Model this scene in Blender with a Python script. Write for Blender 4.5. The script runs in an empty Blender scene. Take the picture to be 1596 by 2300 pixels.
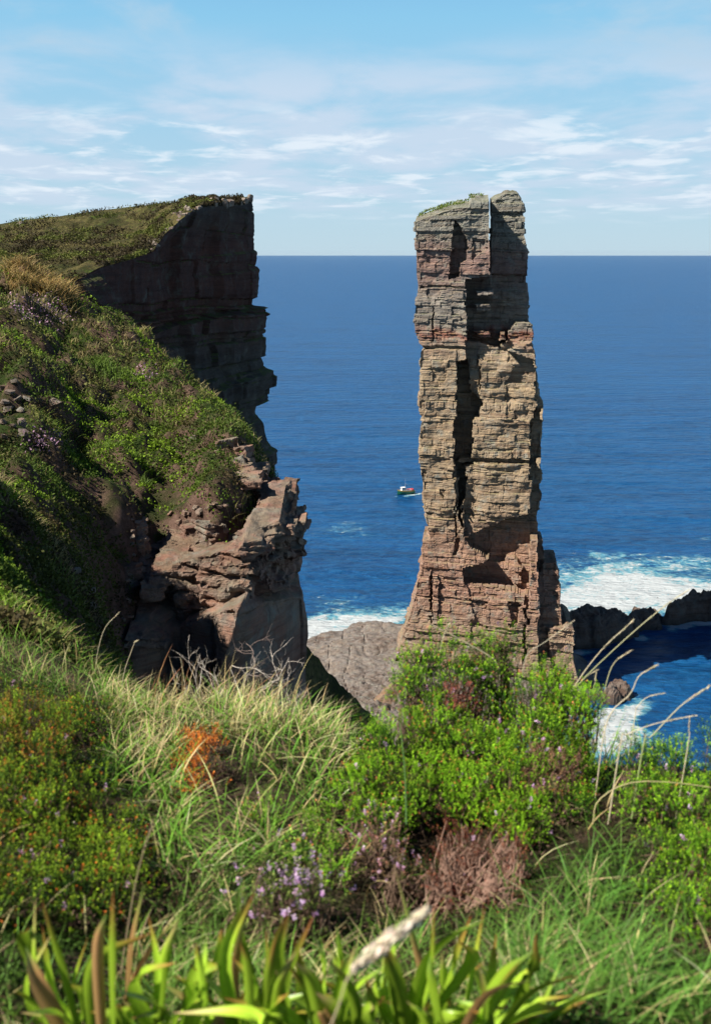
import bpy, bmesh, math
import numpy as np
from mathutils import Vector

SC = bpy.context.scene
COL = SC.collection
R = math.radians

# ------------------------------------------------------------------ camera
HC = 120.5                      # eye height above the sea
FPX, CU, CV = 2465.0, 798.0, 1149.5
PITCH = math.atan((CV - 566.0) / FPX)
SP, CP = math.sin(PITCH), math.cos(PITCH)
cam_d = bpy.data.cameras.new('camera')
cam = bpy.data.objects.new('camera', cam_d)
COL.objects.link(cam)
cam.location = (0, 0, HC)
cam.rotation_euler = (math.pi / 2 - PITCH, 0, 0)
cam_d.sensor_fit = 'VERTICAL'
cam_d.sensor_height = 36.0
cam_d.lens = FPX / 2299.0 * 36.0
cam_d.clip_start = 0.05
cam_d.clip_end = 90000
cam_d.dof.use_dof = True
cam_d.dof.focus_distance = 90.0
cam_d.dof.aperture_fstop = 6.8
SC.camera = cam

# ------------------------------------------------------------------ light
SUN_AZ, SUN_EL = 68.0, 46.0     # degrees left of straight behind the camera, elevation
sv = Vector((-math.sin(R(SUN_AZ)) * math.cos(R(SUN_EL)), -math.cos(R(SUN_AZ)) * math.cos(R(SUN_EL)), math.sin(R(SUN_EL))))
sun_d = bpy.data.lights.new('sun', 'SUN')
sun_d.energy = 5.0
sun_d.angle = R(0.5)
sun_d.color = (1.0, 0.94, 0.84)
sun = bpy.data.objects.new('sun', sun_d)
COL.objects.link(sun)
sun.rotation_euler = sv.to_track_quat('Z', 'Y').to_euler()
sun.location = (-40, -40, HC + 60)

W = bpy.data.worlds.new('World')
SC.world = W
W.use_nodes = True
wt = W.node_tree
wt.nodes.clear()
def wn(t, **k):
    n = wt.nodes.new(t)
    for a, b in k.items(): setattr(n, a, b)
    return n
WL = wt.links.new
wo = wn('ShaderNodeOutputWorld'); bg = wn('ShaderNodeBackground')
bg.inputs['Strength'].default_value = 0.051
sky = wn('ShaderNodeTexSky', sky_type='NISHITA')
sky.sun_disc = False
sky.sun_elevation = R(SUN_EL)
sky.sun_rotation = math.atan2(sv.x, sv.y)
sky.altitude = 100; sky.air_density = 1.0; sky.dust_density = 0.25; sky.ozone_density = 2.0
tc = wn('ShaderNodeTexCoord'); sx = wn('ShaderNodeSeparateXYZ')
WL(tc.outputs['Generated'], sx.inputs[0])
def wm(op, a, b=None, c=None, clamp=False):
    n = wn('ShaderNodeMath', operation=op, use_clamp=clamp)
    for i, v in enumerate((a, b, c)):
        if v is None: continue
        if isinstance(v, (int, float)): n.inputs[i].default_value = v
        else: WL(v, n.inputs[i])
    return n.outputs[0]
def wmix(f, a, b, bt='MIX'):
    n = wn('ShaderNodeMix', data_type='RGBA', blend_type=bt)
    for i, v in ((0, f), (6, a), (7, b)):
        if isinstance(v, (int, float)): n.inputs[i].default_value = v
        elif isinstance(v, tuple): n.inputs[i].default_value = v
        else: WL(v, n.inputs[i])
    return n.outputs[2]
zz = wm('ADD', wm('MAXIMUM', sx.outputs[2], 0.0), 0.085)
cu_ = wm('DIVIDE', sx.outputs[0], zz); cv_ = wm('DIVIDE', sx.outputs[1], zz)
cb = wn('ShaderNodeCombineXYZ'); WL(cu_, cb.inputs[0]); WL(cv_, cb.inputs[1])
def cloud(scale, off, lo, hi, det=8, dist=0.6, sxy=(1, 1, 1), rough=0.55):
    mp = wn('ShaderNodeMapping'); mp.inputs['Location'].default_value = off; mp.inputs['Scale'].default_value = sxy
    WL(cb.outputs[0], mp.inputs[0])
    nz = wn('ShaderNodeTexNoise'); nz.inputs['Scale'].default_value = scale; nz.inputs['Detail'].default_value = det
    nz.inputs['Distortion'].default_value = dist; nz.inputs['Roughness'].default_value = rough
    WL(mp.outputs[0], nz.inputs['Vector'])
    mr = wn('ShaderNodeMapRange', interpolation_type='SMOOTHSTEP'); mr.inputs[1].default_value = lo; mr.inputs[2].default_value = hi
    WL(nz.outputs[0], mr.inputs[0])
    return mr.outputs[0]
el = sx.outputs[2]
def band(a, b, c, d):           # rises a..b, falls c..d in elevation
    m1 = wn('ShaderNodeMapRange', interpolation_type='SMOOTHSTEP'); m1.inputs[1].default_value = a; m1.inputs[2].default_value = b; WL(el, m1.inputs[0])
    m2 = wn('ShaderNodeMapRange', interpolation_type='SMOOTHSTEP'); m2.inputs[1].default_value = d; m2.inputs[2].default_value = c; WL(el, m2.inputs[0])
    return wm('MULTIPLY', m1.outputs[0], m2.outputs[0])
hs = wn('ShaderNodeHueSaturation'); hs.inputs['Saturation'].default_value = 1.0; hs.inputs['Value'].default_value = 1.0
WL(sky.outputs[0], hs.inputs['Color'])
base = wmix(0.9, hs.outputs[0], (6.7, 8.6, 9.6, 1), 'MIX')
# clear-sky gradient: cyan blue above, paler at the horizon
grad = wn('ShaderNodeValToRGB'); WL(wm('MULTIPLY', el, 1.0), grad.inputs[0])
cr = grad.color_ramp
cr.elements[0].position = 0.0; cr.elements[0].color = (5.0, 6.9, 8.2, 1)
cr.elements[1].position = 1.0; cr.elements[1].color = (0.12, 0.4, 1.2, 1)
e = cr.elements.new(0.26); e.color = (1.9, 4.6, 8.0, 1)
e = cr.elements.new(0.45); e.color = (0.22, 0.75, 2.1, 1)
e = cr.elements.new(0.075); e.color = (4.2, 6.6, 8.4, 1)
e = cr.elements.new(0.19); e.color = (2.7, 6.1, 8.7, 1)
skyc = wmix(0.88, hs.outputs[0], grad.outputs[0])
c1 = wm('MULTIPLY', cloud(0.95, (3.1, 1.7, 0), 0.36, 0.60, dist=.25, sxy=(1.5, 1.1, 1)), band(0.022, 0.05, 0.13, 0.19))
c2 = wm('MULTIPLY', cloud(2.1, (7.4, 2.2, 3), 0.47, 0.68, dist=.3, sxy=(1.5, 1.3, 1)), band(0.018, 0.05, 0.10, 0.13))
c3 = wm('MULTIPLY', cloud(1.2, (-3.3, 5.2, 8), 0.48, 0.72, det=6, dist=.3, sxy=(1.4, 1, 1)), band(0.12, 0.16, 0.24, 0.4))
skyc = wmix(wm('MULTIPLY', c1, 0.75), skyc, (6.2, 7.2, 8.6, 1))
skyc = wmix(wm('MULTIPLY', c3, 0.7), skyc, (5.0, 6.5, 7.9, 1))
skyc = wmix(wm('MULTIPLY', c2, 0.8), skyc, (8.1, 8.9, 9.7, 1))
WL(skyc, bg.inputs[0]); WL(bg.outputs[0], wo.inputs[0])

SC.render.engine = 'CYCLES'
SC.view_settings.view_transform = 'Standard'
SC.view_settings.look = 'None'
SC.view_settings.exposure = 1.0
SC.view_settings.gamma = 1.0
SC.render.resolution_x, SC.render.resolution_y = 710, 1024

# ------------------------------------------------------------------ helpers
def ray(u, v):
    dx = (np.asarray(u, float) - CU) / FPX; dy = (CV - np.asarray(v, float)) / FPX
    return dx, CP + dy * SP, -SP + dy * CP
def P(u, v, Y):                 # world point seen at (u, v) standing at distance Y
    u, v, Y = np.broadcast_arrays(np.asarray(u, float), np.asarray(v, float), np.asarray(Y, float))
    a, b, c = ray(u, v); k = np.asarray(Y, float) / b
    return np.stack([a * k, np.asarray(Y, float) + 0 * a, HC + c * k], -1)
def proj(p):
    X, Y, Z = p[..., 0], p[..., 1], p[..., 2] - HC
    d = Y * CP - Z * SP; h = Y * SP + Z * CP
    return CU + FPX * X / d, CV - FPX * h / d
def sea_point(u, v):
    a, b, c = ray(u, v); k = -HC / c
    return a * k, b * k

def hash3(i, j, k, s=0):
    h = (i.astype(np.int64) * 374761393 + j.astype(np.int64) * 668265263 + k.astype(np.int64) * 2147483647 + s * 1274126177) & 0xFFFFFFFF
    h = ((h ^ (h >> 13)) * 1274126177) & 0xFFFFFFFF
    h = ((h ^ (h >> 16)) * 2246822519) & 0xFFFFFFFF
    h = h ^ (h >> 15)
    return (h & 0xFFFFFF) / float(0xFFFFFF)
def vnoise(p, s=0):             # -1..1
    f = np.floor(p); t = p - f; t = t * t * (3 - 2 * t); i = f.astype(np.int64)
    r = 0
    for a in (0, 1):
        wa = t[..., 0] if a else 1 - t[..., 0]
        for b in (0, 1):
            wb = t[..., 1] if b else 1 - t[..., 1]
            for c in (0, 1):
                wc = t[..., 2] if c else 1 - t[..., 2]
                r = r + wa * wb * wc * hash3(i[..., 0] + a, i[..., 1] + b, i[..., 2] + c, s)
    return r * 2 - 1
def fbm(p, o=4, s=0, g=0.5):
    r = 0; a = 1.0
    for k in range(o):
        r = r + a * vnoise(p * (2.03 ** k) + 17.3 * k, s + k); a *= g
    return r
def sstep(a, b, x):
    t = np.clip((x - a) / (b - a), 0, 1); return t * t * (3 - 2 * t)
def inpoly(u, v, poly):
    r = np.zeros(u.shape, bool); n = len(poly); j = n - 1
    for i in range(n):
        x0, y0 = poly[i]; x1, y1 = poly[j]
        if y0 != y1:
            c = ((y0 > v) != (y1 > v)) & (u < (x1 - x0) * (v - y0) / (y1 - y0) + x0)
            r ^= c
        j = i
    return r
def sdist(x, y, poly):          # signed distance, positive inside
    d = np.full(x.shape, 1e9); n = len(poly)
    for i in range(n):
        x0, y0 = poly[i]; x1, y1 = poly[(i + 1) % n]
        ex, ey = x1 - x0, y1 - y0
        t = np.clip(((x - x0) * ex + (y - y0) * ey) / (ex * ex + ey * ey + 1e-12), 0, 1)
        d = np.minimum(d, np.hypot(x - x0 - t * ex, y - y0 - t * ey))
    return np.where(inpoly(x, y, poly), d, -d)

def mk(name, V, F, mat, parent=None, col=None, smooth=False, attr=None):
    V = np.ascontiguousarray(np.asarray(V, np.float32).reshape(-1, 3)); F = np.asarray(F, np.int32)
    me = bpy.data.meshes.new(name)
    me.vertices.add(len(V)); me.vertices.foreach_set('co', V.ravel())
    n, k = F.shape
    me.loops.add(n * k); me.loops.foreach_set('vertex_index', F.ravel())
    me.polygons.add(n); me.polygons.foreach_set('loop_start', np.arange(0, n * k, k, dtype=np.int32))
    try: me.polygons.foreach_set('loop_total', np.full(n, k, np.int32))
    except Exception: pass
    me.update(calc_edges=True)
    me.polygons.foreach_set('use_smooth', np.full(n, smooth, bool))
    if col is not None:
        c = np.ones((len(V), 4), np.float32); c[:, :3] = np.asarray(col).reshape(-1, 3)
        a = me.color_attributes.new('col', 'FLOAT_COLOR', 'POINT'); a.data.foreach_set('color', c.ravel())
    if attr is not None:
        for nm, arr in attr.items():
            a = me.attributes.new(nm, 'FLOAT', 'POINT'); a.data.foreach_set('value', np.asarray(arr, np.float32).ravel())
    me.materials.append(mat)
    o = bpy.data.objects.new(name, me); COL.objects.link(o)
    if parent is not None: o.parent = parent
    return o
def gridf(nr, nc, wrap=False, flip=False):
    i = np.arange(nr - 1)[:, None]; j = np.arange(nc if wrap else nc - 1)[None, :]
    a = i * nc + j; b = i * nc + (j + 1) % nc; c = b + nc; d = a + nc
    q = np.stack([a, b, c, d] if not flip else [a, d, c, b], -1)
    return q.reshape(-1, 4)
def tag(o, label=None, cat=None, group=None, kind=None):
    if label: o['label'] = label
    if cat: o['category'] = cat
    if group: o['group'] = group
    if kind: o['kind'] = kind
    return o
def empty(name, loc=(0, 0, 0)):
    o = bpy.data.objects.new(name, None); o.location = loc; o.empty_display_size = 0.1; COL.objects.link(o); return o

# ------------------------------------------------------------------ materials
class M:
    def __init__(s, name):
        s.m = bpy.data.materials.new(name); s.m.use_nodes = True
        s.t = s.m.node_tree; s.t.nodes.clear()
        s.out = s.n('ShaderNodeOutputMaterial')
    def n(s, t, **k):
        n = s.t.nodes.new(t)
        for a, b in k.items(): setattr(n, a, b)
        return n
    def set(s, i, v):
        if isinstance(v, (int, float)): i.default_value = v
        elif isinstance(v, (tuple, list)):
            i.default_value = tuple(v) + (1,) if len(v) == 3 and i.type == 'RGBA' else v
        else: s.t.links.new(v, i)
    def math(s, op, a, b=None, clamp=False):
        n = s.n('ShaderNodeMath', operation=op, use_clamp=clamp); s.set(n.inputs[0], a)
        if b is not None: s.set(n.inputs[1], b)
        return n.outputs[0]
    def mix(s, f, a, b, bt='MIX'):
        n = s.n('ShaderNodeMix', data_type='RGBA', blend_type=bt); s.set(n.inputs[0], f); s.set(n.inputs[6], a); s.set(n.inputs[7], b)
        return n.outputs[2]
    def pos(s): return s.n('ShaderNodeNewGeometry').outputs['Position']
    def noise(s, scale=1, vec=None, sc=(1, 1, 1), loc=(0, 0, 0), det=6, rough=0.6, dist=0, lo=None, hi=None):
        mp = s.n('ShaderNodeMapping'); mp.inputs['Scale'].default_value = sc; mp.inputs['Location'].default_value = loc
        s.set(mp.inputs[0], vec if vec is not None else s.pos())
        nz = s.n('ShaderNodeTexNoise'); nz.inputs['Scale'].default_value = scale; nz.inputs['Detail'].default_value = det
        nz.inputs['Roughness'].default_value = rough; nz.inputs['Distortion'].default_value = dist
        s.set(nz.inputs['Vector'], mp.outputs[0])
        if lo is None: return nz.outputs[0]
        return s.rng(nz.outputs[0], lo, hi)
    def rng(s, v, lo, hi, a=0, b=1):
        n = s.n('ShaderNodeMapRange', interpolation_type='SMOOTHSTEP'); s.set(n.inputs[0], v)
        n.inputs[1].default_value = lo; n.inputs[2].default_value = hi; n.inputs[3].default_value = a; n.inputs[4].default_value = b
        return n.outputs[0]
    def ramp(s, v, stops, interp='LINEAR'):
        n = s.n('ShaderNodeValToRGB'); s.set(n.inputs[0], v); c = n.color_ramp; c.interpolation = interp
        while len(c.elements) > 1: c.elements.remove(c.elements[-1])
        for i, (p, col) in enumerate(stops):
            el_ = c.elements[0] if i == 0 else c.elements.new(p)
            el_.position = p; el_.color = tuple(col) + (1,)
        return n.outputs[0]
    def bump(s, h, st=0.5, d=0.1, nrm=None):
        n = s.n('ShaderNodeBump'); n.inputs['Strength'].default_value = st; n.inputs['Distance'].default_value = d; s.set(n.inputs['Height'], h)
        if nrm is not None: s.set(n.inputs['Normal'], nrm)
        return n.outputs[0]
    def pbsdf(s, col, rough=0.9, spec=0.25, nrm=None, metal=0):
        b = s.n('ShaderNodeBsdfPrincipled'); s.set(b.inputs['Base Color'], col); s.set(b.inputs['Roughness'], rough)
        s.set(b.inputs['Specular IOR Level'], spec); s.set(b.inputs['Metallic'], metal)
        if nrm is not None: s.set(b.inputs['Normal'], nrm)
        s.t.links.new(b.outputs[0], s.out.inputs[0]); return b
    def upz(s):
        g = s.n('ShaderNodeNewGeometry'); x = s.n('ShaderNodeSeparateXYZ'); s.set(x.inputs[0], g.outputs['Normal']); return x.outputs[2]
    def z(s):
        x = s.n('ShaderNodeSeparateXYZ'); s.set(x.inputs[0], s.pos()); return x.outputs[2]

ALB = 0.56
def rock_mat(name, stops=None, flat=None, zr=(0, 137), sc=1.0, lichen=0.35, moss=0.0, wet=None, dark=1.0, alb=None):
    m = M(name)
    warp = m.noise(0.05 * sc, det=3)
    if stops:
        zf = m.math('DIVIDE', m.math('SUBTRACT', m.z(), zr[0]), zr[1] - zr[0])
        zf = m.math('ADD', zf, m.math('MULTIPLY', m.math('SUBTRACT', m.noise(0.12 * sc, det=4), 0.5), 0.07))
        base = m.ramp(zf, stops)
    else: base = m.mix(m.rng(m.noise(0.25 * sc, det=4), 0.38, 0.62), flat[0], flat[1])
    # beds: each with its own tint
    bed = m.noise(1.0, sc=(0.03 * sc, 0.03 * sc, 0.55 * sc), det=5, rough=0.75)
    tint = m.ramp(bed, [(0.34, (0.60, 0.50, 0.46)), (0.44, (0.90, 0.80, 0.74)), (0.5, (1.0, 1.0, 1.0)), (0.57, (1.15, 1.05, 0.95)), (0.66, (0.75, 0.72, 0.72))])
    base = m.mix(1.0, base, ((alb or ALB),) * 3, 'MULTIPLY')
    c = m.mix(1.0, base, tint, 'MULTIPLY')
    patch = m.noise(0.45 * sc, det=8, rough=0.7)
    c = m.mix(1.0, c, m.ramp(patch, [(0.3, (0.66, 0.66, 0.68)), (0.5, (1, 1, 1)), (0.7, (1.25, 1.2, 1.1))]), 'MULTIPLY')
    # grey weathering and dark seep streaks
    c = m.mix(m.noise(0.35 * sc, loc=(5, 3, 1), det=7, rough=0.7, lo=0.50, hi=0.72), c, (0.23 * dark, 0.225 * dark, 0.19 * dark))
    c = m.mix(m.math('MULTIPLY', m.noise(1.0, sc=(0.9 * sc, 0.9 * sc, 0.09 * sc), det=6, lo=0.54, hi=0.72), 0.6), c, (0.07, 0.06, 0.055))
    if lichen: c = m.mix(m.math('MULTIPLY', m.noise(0.9 * sc, loc=(2, 9, 4), det=8, rough=0.75, lo=0.56, hi=0.70), lichen), c, (0.30, 0.28, 0.10))
    c = m.mix(m.math('MULTIPLY', m.noise(2.4 * sc, loc=(1, 9, 4), det=8, rough=0.8, lo=0.60, hi=0.70), 0.45), c, (0.46 * dark, 0.43 * dark, 0.38 * dark))
    if moss:
        k = m.math('MULTIPLY', m.rng(m.upz(), 0.55, 0.85), m.noise(0.5 * sc, det=6, lo=0.40, hi=0.55))
        c = m.mix(m.math('MULTIPLY', k, moss), c, m.mix(m.noise(3 * sc), (0.05, 0.085, 0.015), (0.11, 0.13, 0.03)))
    rough = 0.92
    if wet is not None:
        k = m.rng(m.math('ADD', m.z(), m.math('MULTIPLY', m.noise(0.3, det=4), 3.0)), wet[0], wet[1], 1, 0)
        c = m.mix(k, c, (0.035, 0.032, 0.03)); rough = m.math('SUBTRACT', 0.92, m.math('MULTIPLY', k, 0.45))
    h = m.math('ADD', m.math('MULTIPLY', m.noise(1.0, sc=(0.5 * sc, 0.5 * sc, 6 * sc), det=6, rough=0.7), 0.6), m.math('MULTIPLY', m.noise(2.5 * sc, det=8, rough=0.75), 0.6))
    m.pbsdf(c, rough, 0.2, m.bump(h, 1.0, 0.55 / sc))
    return m.m

def leaf_mat(name, trans=0.35, rough=0.55, spec=0.25):
    m = M(name)
    a = m.n('ShaderNodeAttribute', attribute_name='col')
    b = m.n('ShaderNodeBsdfPrincipled'); m.set(b.inputs['Base Color'], a.outputs['Color']); b.inputs['Roughness'].default_value = rough
    b.inputs['Specular IOR Level'].default_value = spec
    t = m.n('ShaderNodeBsdfTranslucent'); m.set(t.inputs[0], a.outputs['Color'])
    x = m.n('ShaderNodeMixShader'); x.inputs[0].default_value = trans
    m.set(x.inputs[1], b.outputs[0]); m.set(x.inputs[2], t.outputs[0]); m.t.links.new(x.outputs[0], m.out.inputs[0])
    return m.m
def plain_mat(name, col, rough=0.6, spec=0.4, var=0.25, scale=3.0, metal=0):
    m = M(name)
    k = m.noise(scale, det=6, lo=0.35, hi=0.7)
    m.pbsdf(m.mix(k, tuple(c * (1 - var) for c in col), tuple(min(1, c * (1 + var * .5)) for c in col)), rough, spec, m.bump(m.noise(scale * 6), 0.2, 0.02), metal)
    return m.m

STACK = rock_mat('stack_sandstone', stops=[
    (0.00, (0.42, 0.31, 0.23)), (0.10, (0.41, 0.30, 0.22)), (0.20, (0.45, 0.28, 0.215)), (0.30, (0.46, 0.30, 0.22)),
    (0.36, (0.44, 0.34, 0.24)), (0.46, (0.45, 0.355, 0.245)), (0.56, (0.50, 0.39, 0.27)), (0.64, (0.45, 0.36, 0.25)),
    (0.70, (0.50, 0.39, 0.29)), (0.722, (0.36, 0.16, 0.12)), (0.735, (0.34, 0.31, 0.265)), (0.80, (0.34, 0.30, 0.265)),
    (0.84, (0.35, 0.24, 0.21)), (0.88, (0.35, 0.245, 0.215)), (0.91, (0.33, 0.315, 0.275)), (1.0, (0.31, 0.32, 0.28))], zr=(0, 137), sc=1.0, lichen=0.28, moss=0.3, alb=0.62)
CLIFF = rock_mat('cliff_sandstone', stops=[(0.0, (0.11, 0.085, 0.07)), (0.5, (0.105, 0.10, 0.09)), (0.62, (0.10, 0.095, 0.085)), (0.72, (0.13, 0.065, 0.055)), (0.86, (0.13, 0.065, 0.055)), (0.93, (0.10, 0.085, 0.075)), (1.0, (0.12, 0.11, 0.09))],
                 zr=(60, 132), sc=1.2, lichen=0.0, moss=0.7, dark=0.45)  # far cliff tones darkened so the shade is partly in the rock colour
NEAR = rock_mat('near_sandstone', flat=((0.44, 0.265, 0.205), (0.40, 0.315, 0.255)), sc=6.0, lichen=0.12, moss=0.15)
SHORE = rock_mat('shore_rock', flat=((0.25, 0.215, 0.19), (0.32, 0.285, 0.26)), sc=1.6, lichen=0.05, wet=(0.3, 3.2), dark=0.9)
DARKR = rock_mat('skerry_rock', flat=((0.20, 0.14, 0.115), (0.26, 0.21, 0.18)), sc=1.0, lichen=0.0, wet=(0.3, 4.0), dark=0.5)
TALUS = rock_mat('talus_rubble', flat=((0.36, 0.23, 0.165), (0.40, 0.28, 0.20)), sc=1.5, lichen=0.1, moss=0.5)

# ------------------------------------------------------------------ bedded rock displacement
class Beds:
    def __init__(s, seed, z0, z1, tmin, tmax, off, joint, blk, groove=0.25, tilt=(0, 0), lam=0.06, wav=0.4):
        r = np.random.RandomState(seed); b = [z0]
        while b[-1] < z1:
            thick = r.uniform(0, 1) ** 2.0
            b.append(b[-1] + tmin + (tmax - tmin) * thick)
        s.b = np.array(b); n = len(b) + 1
        s.off = r.normal(0, 1, n) * off; s.sp = r.uniform(joint[0], joint[1], n); s.ph = r.uniform(0, 50, n)
        s.blk = blk; s.g = groove; s.tilt = tilt; s.lam = lam; s.seed = seed; s.wav = wav; s.tmin = tmin
    def __call__(s, p, along):
        zz = p[..., 2] + s.tilt[0] * p[..., 0] + s.tilt[1] * p[..., 1] + s.wav * vnoise(p * np.array([.09, .09, .05]) / max(s.tmin, .02) * 0.5, s.seed)
        i = np.clip(np.searchsorted(s.b, zz), 1, len(s.b) - 1)
        lo, hi = s.b[i - 1], s.b[i]
        al = along + 0.5 * s.sp[i] * 0.3 * vnoise(p / (s.tmin * 3), s.seed + 5)
        q = (al + s.ph[i]) / s.sp[i]; j = np.floor(q).astype(np.int64)
        h = hash3(i, j, i * 0 + 3, s.seed) - 0.5
        h2 = hash3(i, j, i * 0 + 9, s.seed)
        d = s.off[i] + s.blk * h * 2 - s.blk * 1.3 * (h2 > 0.86)
        fr = q - j; je = np.minimum(fr, 1 - fr) * s.sp[i]
        ed = np.minimum(zz - lo, hi - zz)
        d = d - s.g * np.exp(-(ed / (0.14 * s.tmin + 0.02)) ** 2) * (0.3 + hash3(i, j, i * 0 + 1, s.seed)) - 0.6 * s.g * np.exp(-(je / (0.12 * s.tmin + 0.02)) ** 2) * (hash3(i, j, i * 0 + 2, s.seed) > 0.3)
        lz = zz / (s.tmin * 0.42); li = np.floor(lz).astype(np.int64)
        d = d + s.lam * (hash3(li, np.floor(al / s.sp[i] / .6).astype(np.int64), li * 0, s.seed + 4) * 2 - 1)
        return d

def loft(z0, xL, xR, yF, yB, ztop, dz, ds, nS, beds, relief=None, lownoise=0.8, lowsc=0.12, seed=0, capn=16, capbump=0.5, tight=0, shear=0.10, turn=0.28):
    """closed rock column. xL.. are functions of z; ztop(f, g) of the fractions across and deep"""
    wd = max(xR(np.array([z0]))[0] - xL(np.array([z0]))[0], 3)
    nF = int(wd / ds)
    f = np.linspace(0, 1, nF); g = np.linspace(0, 1, nS)
    F_ = np.concatenate([f[:-1], np.ones(nS - 1), f[::-1][:-1], np.zeros(nS - 1)])
    G_ = np.concatenate([np.zeros(nF - 1), g[:-1], np.ones(nF - 1), g[::-1][:-1]])
    nx = np.concatenate([np.zeros(nF - 1), np.ones(nS - 1), np.zeros(nF - 1), -np.ones(nS - 1)])
    ny = np.concatenate([-np.ones(nF - 1), np.zeros(nS - 1), np.ones(nF - 1), np.zeros(nS - 1)])
    for c, (a, b) in ((0, (-1, -1)), (nF - 1, (1, -1)), (nF + nS - 2, (1, 1)), (2 * nF + nS - 3, (-1, 1))):
        nx[c], ny[c] = a * .8, b * .8
    zt = ztop(F_, G_)
    nr = int((zt.max() - z0) / dz) + 1
    t = np.linspace(0, 1, nr)[:, None]
    Z = z0 + (zt[None, :] - z0) * t
    L, Rr, A, B = xL(Z), xR(Z), yF(Z), yB(Z)
    Y = A + (B - A) * G_; X = L + (Rr - L) * F_ + shear * (Y - 298)
    p = np.stack([X, Y, Z], -1)
    along = X * np.abs(ny) + Y * np.abs(nx) + 7 * (nx > 0.5)
    d = beds(p, along) + lownoise * fbm(p * lowsc, 4, seed) + 0.12 * fbm(p * 0.9, 3, seed + 9)
    if relief is not None:
        rel = relief(p, beds); ro = np.where(ny < -0.3, rel, 0)
        ri = (nx > .5) & (ny > -.3) & (ny < .3); le = (nx < -.5) & (ny > -.3) & (ny < .3)
        ro = ro + np.where(ri, rel[:, nF - 1:nF], 0) * (1 - G_) + np.where(le, rel[:, :1], 0) * (1 - G_)
        y_ = p[..., 1].copy(); p[..., 1] -= ro; p[..., 0] *= p[..., 1] / y_
    if tight: d = np.where(nx * tight > 0.5, np.minimum(d, 0) * 0.5 + 0.1, d)
    fade = sstep(1.0, 0.985, t) * 0.6 + 0.4
    d = d * fade
    p[..., 0] += nx * d; p[..., 1] += ny * d
    p[..., 2] += 0.12 * fbm(p * 1.3, 2, seed + 4)
    y_ = p[..., 1].copy(); p[..., 1] -= turn * (p[..., 0] - 36); p[..., 0] *= p[..., 1] / y_
    nc = len(F_)
    V = [p.reshape(-1, 3)]; Fc = [gridf(nr, nc, True)]
    # cap
    front = p[-1, :nF]; side = p[-1, nF - 1:nF + nS - 1]; back = p[-1, nF + nS - 2:2 * nF + nS - 2][::-1]
    fr = np.concatenate([front, ])[:nF]
    if len(fr) < nF: fr = np.vstack([fr, p[-1, nF - 1]])
    bk = back[-nF:]
    gg = np.linspace(0, 1, capn)[:, None, None]
    n2 = min(len(fr), len(bk)); fr, bk = fr[:n2], bk[:n2]
    C = fr[None] * (1 - gg) + bk[None] * gg
    bmp = np.sin(np.pi * np.clip(gg[..., 0], 0, 1)) * (capbump * 0.6 + capbump * fbm(C * 0.35, 4, seed + 2))
    C[..., 2] += bmp
    V.append(C.reshape(-1, 3)); Fc.append(gridf(capn, n2) + nr * nc)
    return np.vstack(V), np.vstack(Fc)
def merge(parts):
    V, F, o = [], [], 0
    for v, f in parts:
        V.append(v); F.append(f + o); o += len(v)
    return np.vstack(V), np.vstack(F)

# ------------------------------------------------------------------ the sea stack
YS = 300.0
def tr1(pts): return [(870.1 + .299 * x, 392.9 + .299 * y) for x, y in pts]
def tr2(pts): return [(870.1 + .299 * x, 954.3 + .299 * y) for x, y in pts]
def prof(uv, Y=YS):
    q = P([a for a, b in uv], [b for a, b in uv], Y); o = np.argsort(q[:, 2]); zs, xs = q[o, 2], q[o, 0]
    return lambda z: np.interp(z, zs, xs)
left_uv = tr1([(205, 300), (205, 480), (208, 570), (212, 730), (224, 830), (222, 870), (215, 950), (205, 1060), (205, 1150), (222, 1220), (240, 1270), (272, 1300), (258, 1325), (255, 1375), (248, 1400), (255, 1500), (262, 1640), (248, 1655), (250, 1810), (268, 1830)]) + \
    tr2([(262, 20), (250, 120), (255, 240), (250, 340), (262, 480), (270, 580), (285, 700), (300, 770), (315, 850), (270, 885), (262, 960), (275, 1050), (250, 1160), (225, 1280), (180, 1440), (165, 1510), (120, 1620), (95, 1700), (50, 1850), (20, 1950)])
right_uv = tr1([(990, 90), (1003, 150), (1010, 280), (1020, 400), (1035, 540), (1050, 560), (1048, 680), (1035, 720), (1030, 900), (1035, 1100), (1062, 1120), (1075, 1180), (1075, 1230), (1055, 1250), (1095, 1300), (1095, 1330), (1103, 1380), (1110, 1650), (1147, 1690), (1150, 1800), (1140, 1870)]) + \
    tr2([(1140, 60), (1135, 420), (1131, 430), (1132, 620), (1112, 650), (1105, 830), (1110, 1000), (1120, 2100)])
def zat(y1=None, y2=None, Y=YS):
    v = 392.9 + .299 * y1 if y1 is not None else 954.3 + .299 * y2
    return float(P(CU, v, Y)[2])
def xat(x, y1=None, y2=None, Y=YS):
    v = 392.9 + .299 * y1 if y1 is not None else 954.3 + .299 * y2
    return float(P(870.1 + .299 * x, v, Y)[0])
sb = Beds(11, -5, 142, 0.42, 3.2, 0.19, (1.2, 5.0), 0.26, groove=0.34, tilt=(0.02, 0.0), lam=0.08, wav=0.5)
cst = lambda c: (lambda z: np.full(np.shape(z), float(c)))
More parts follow.
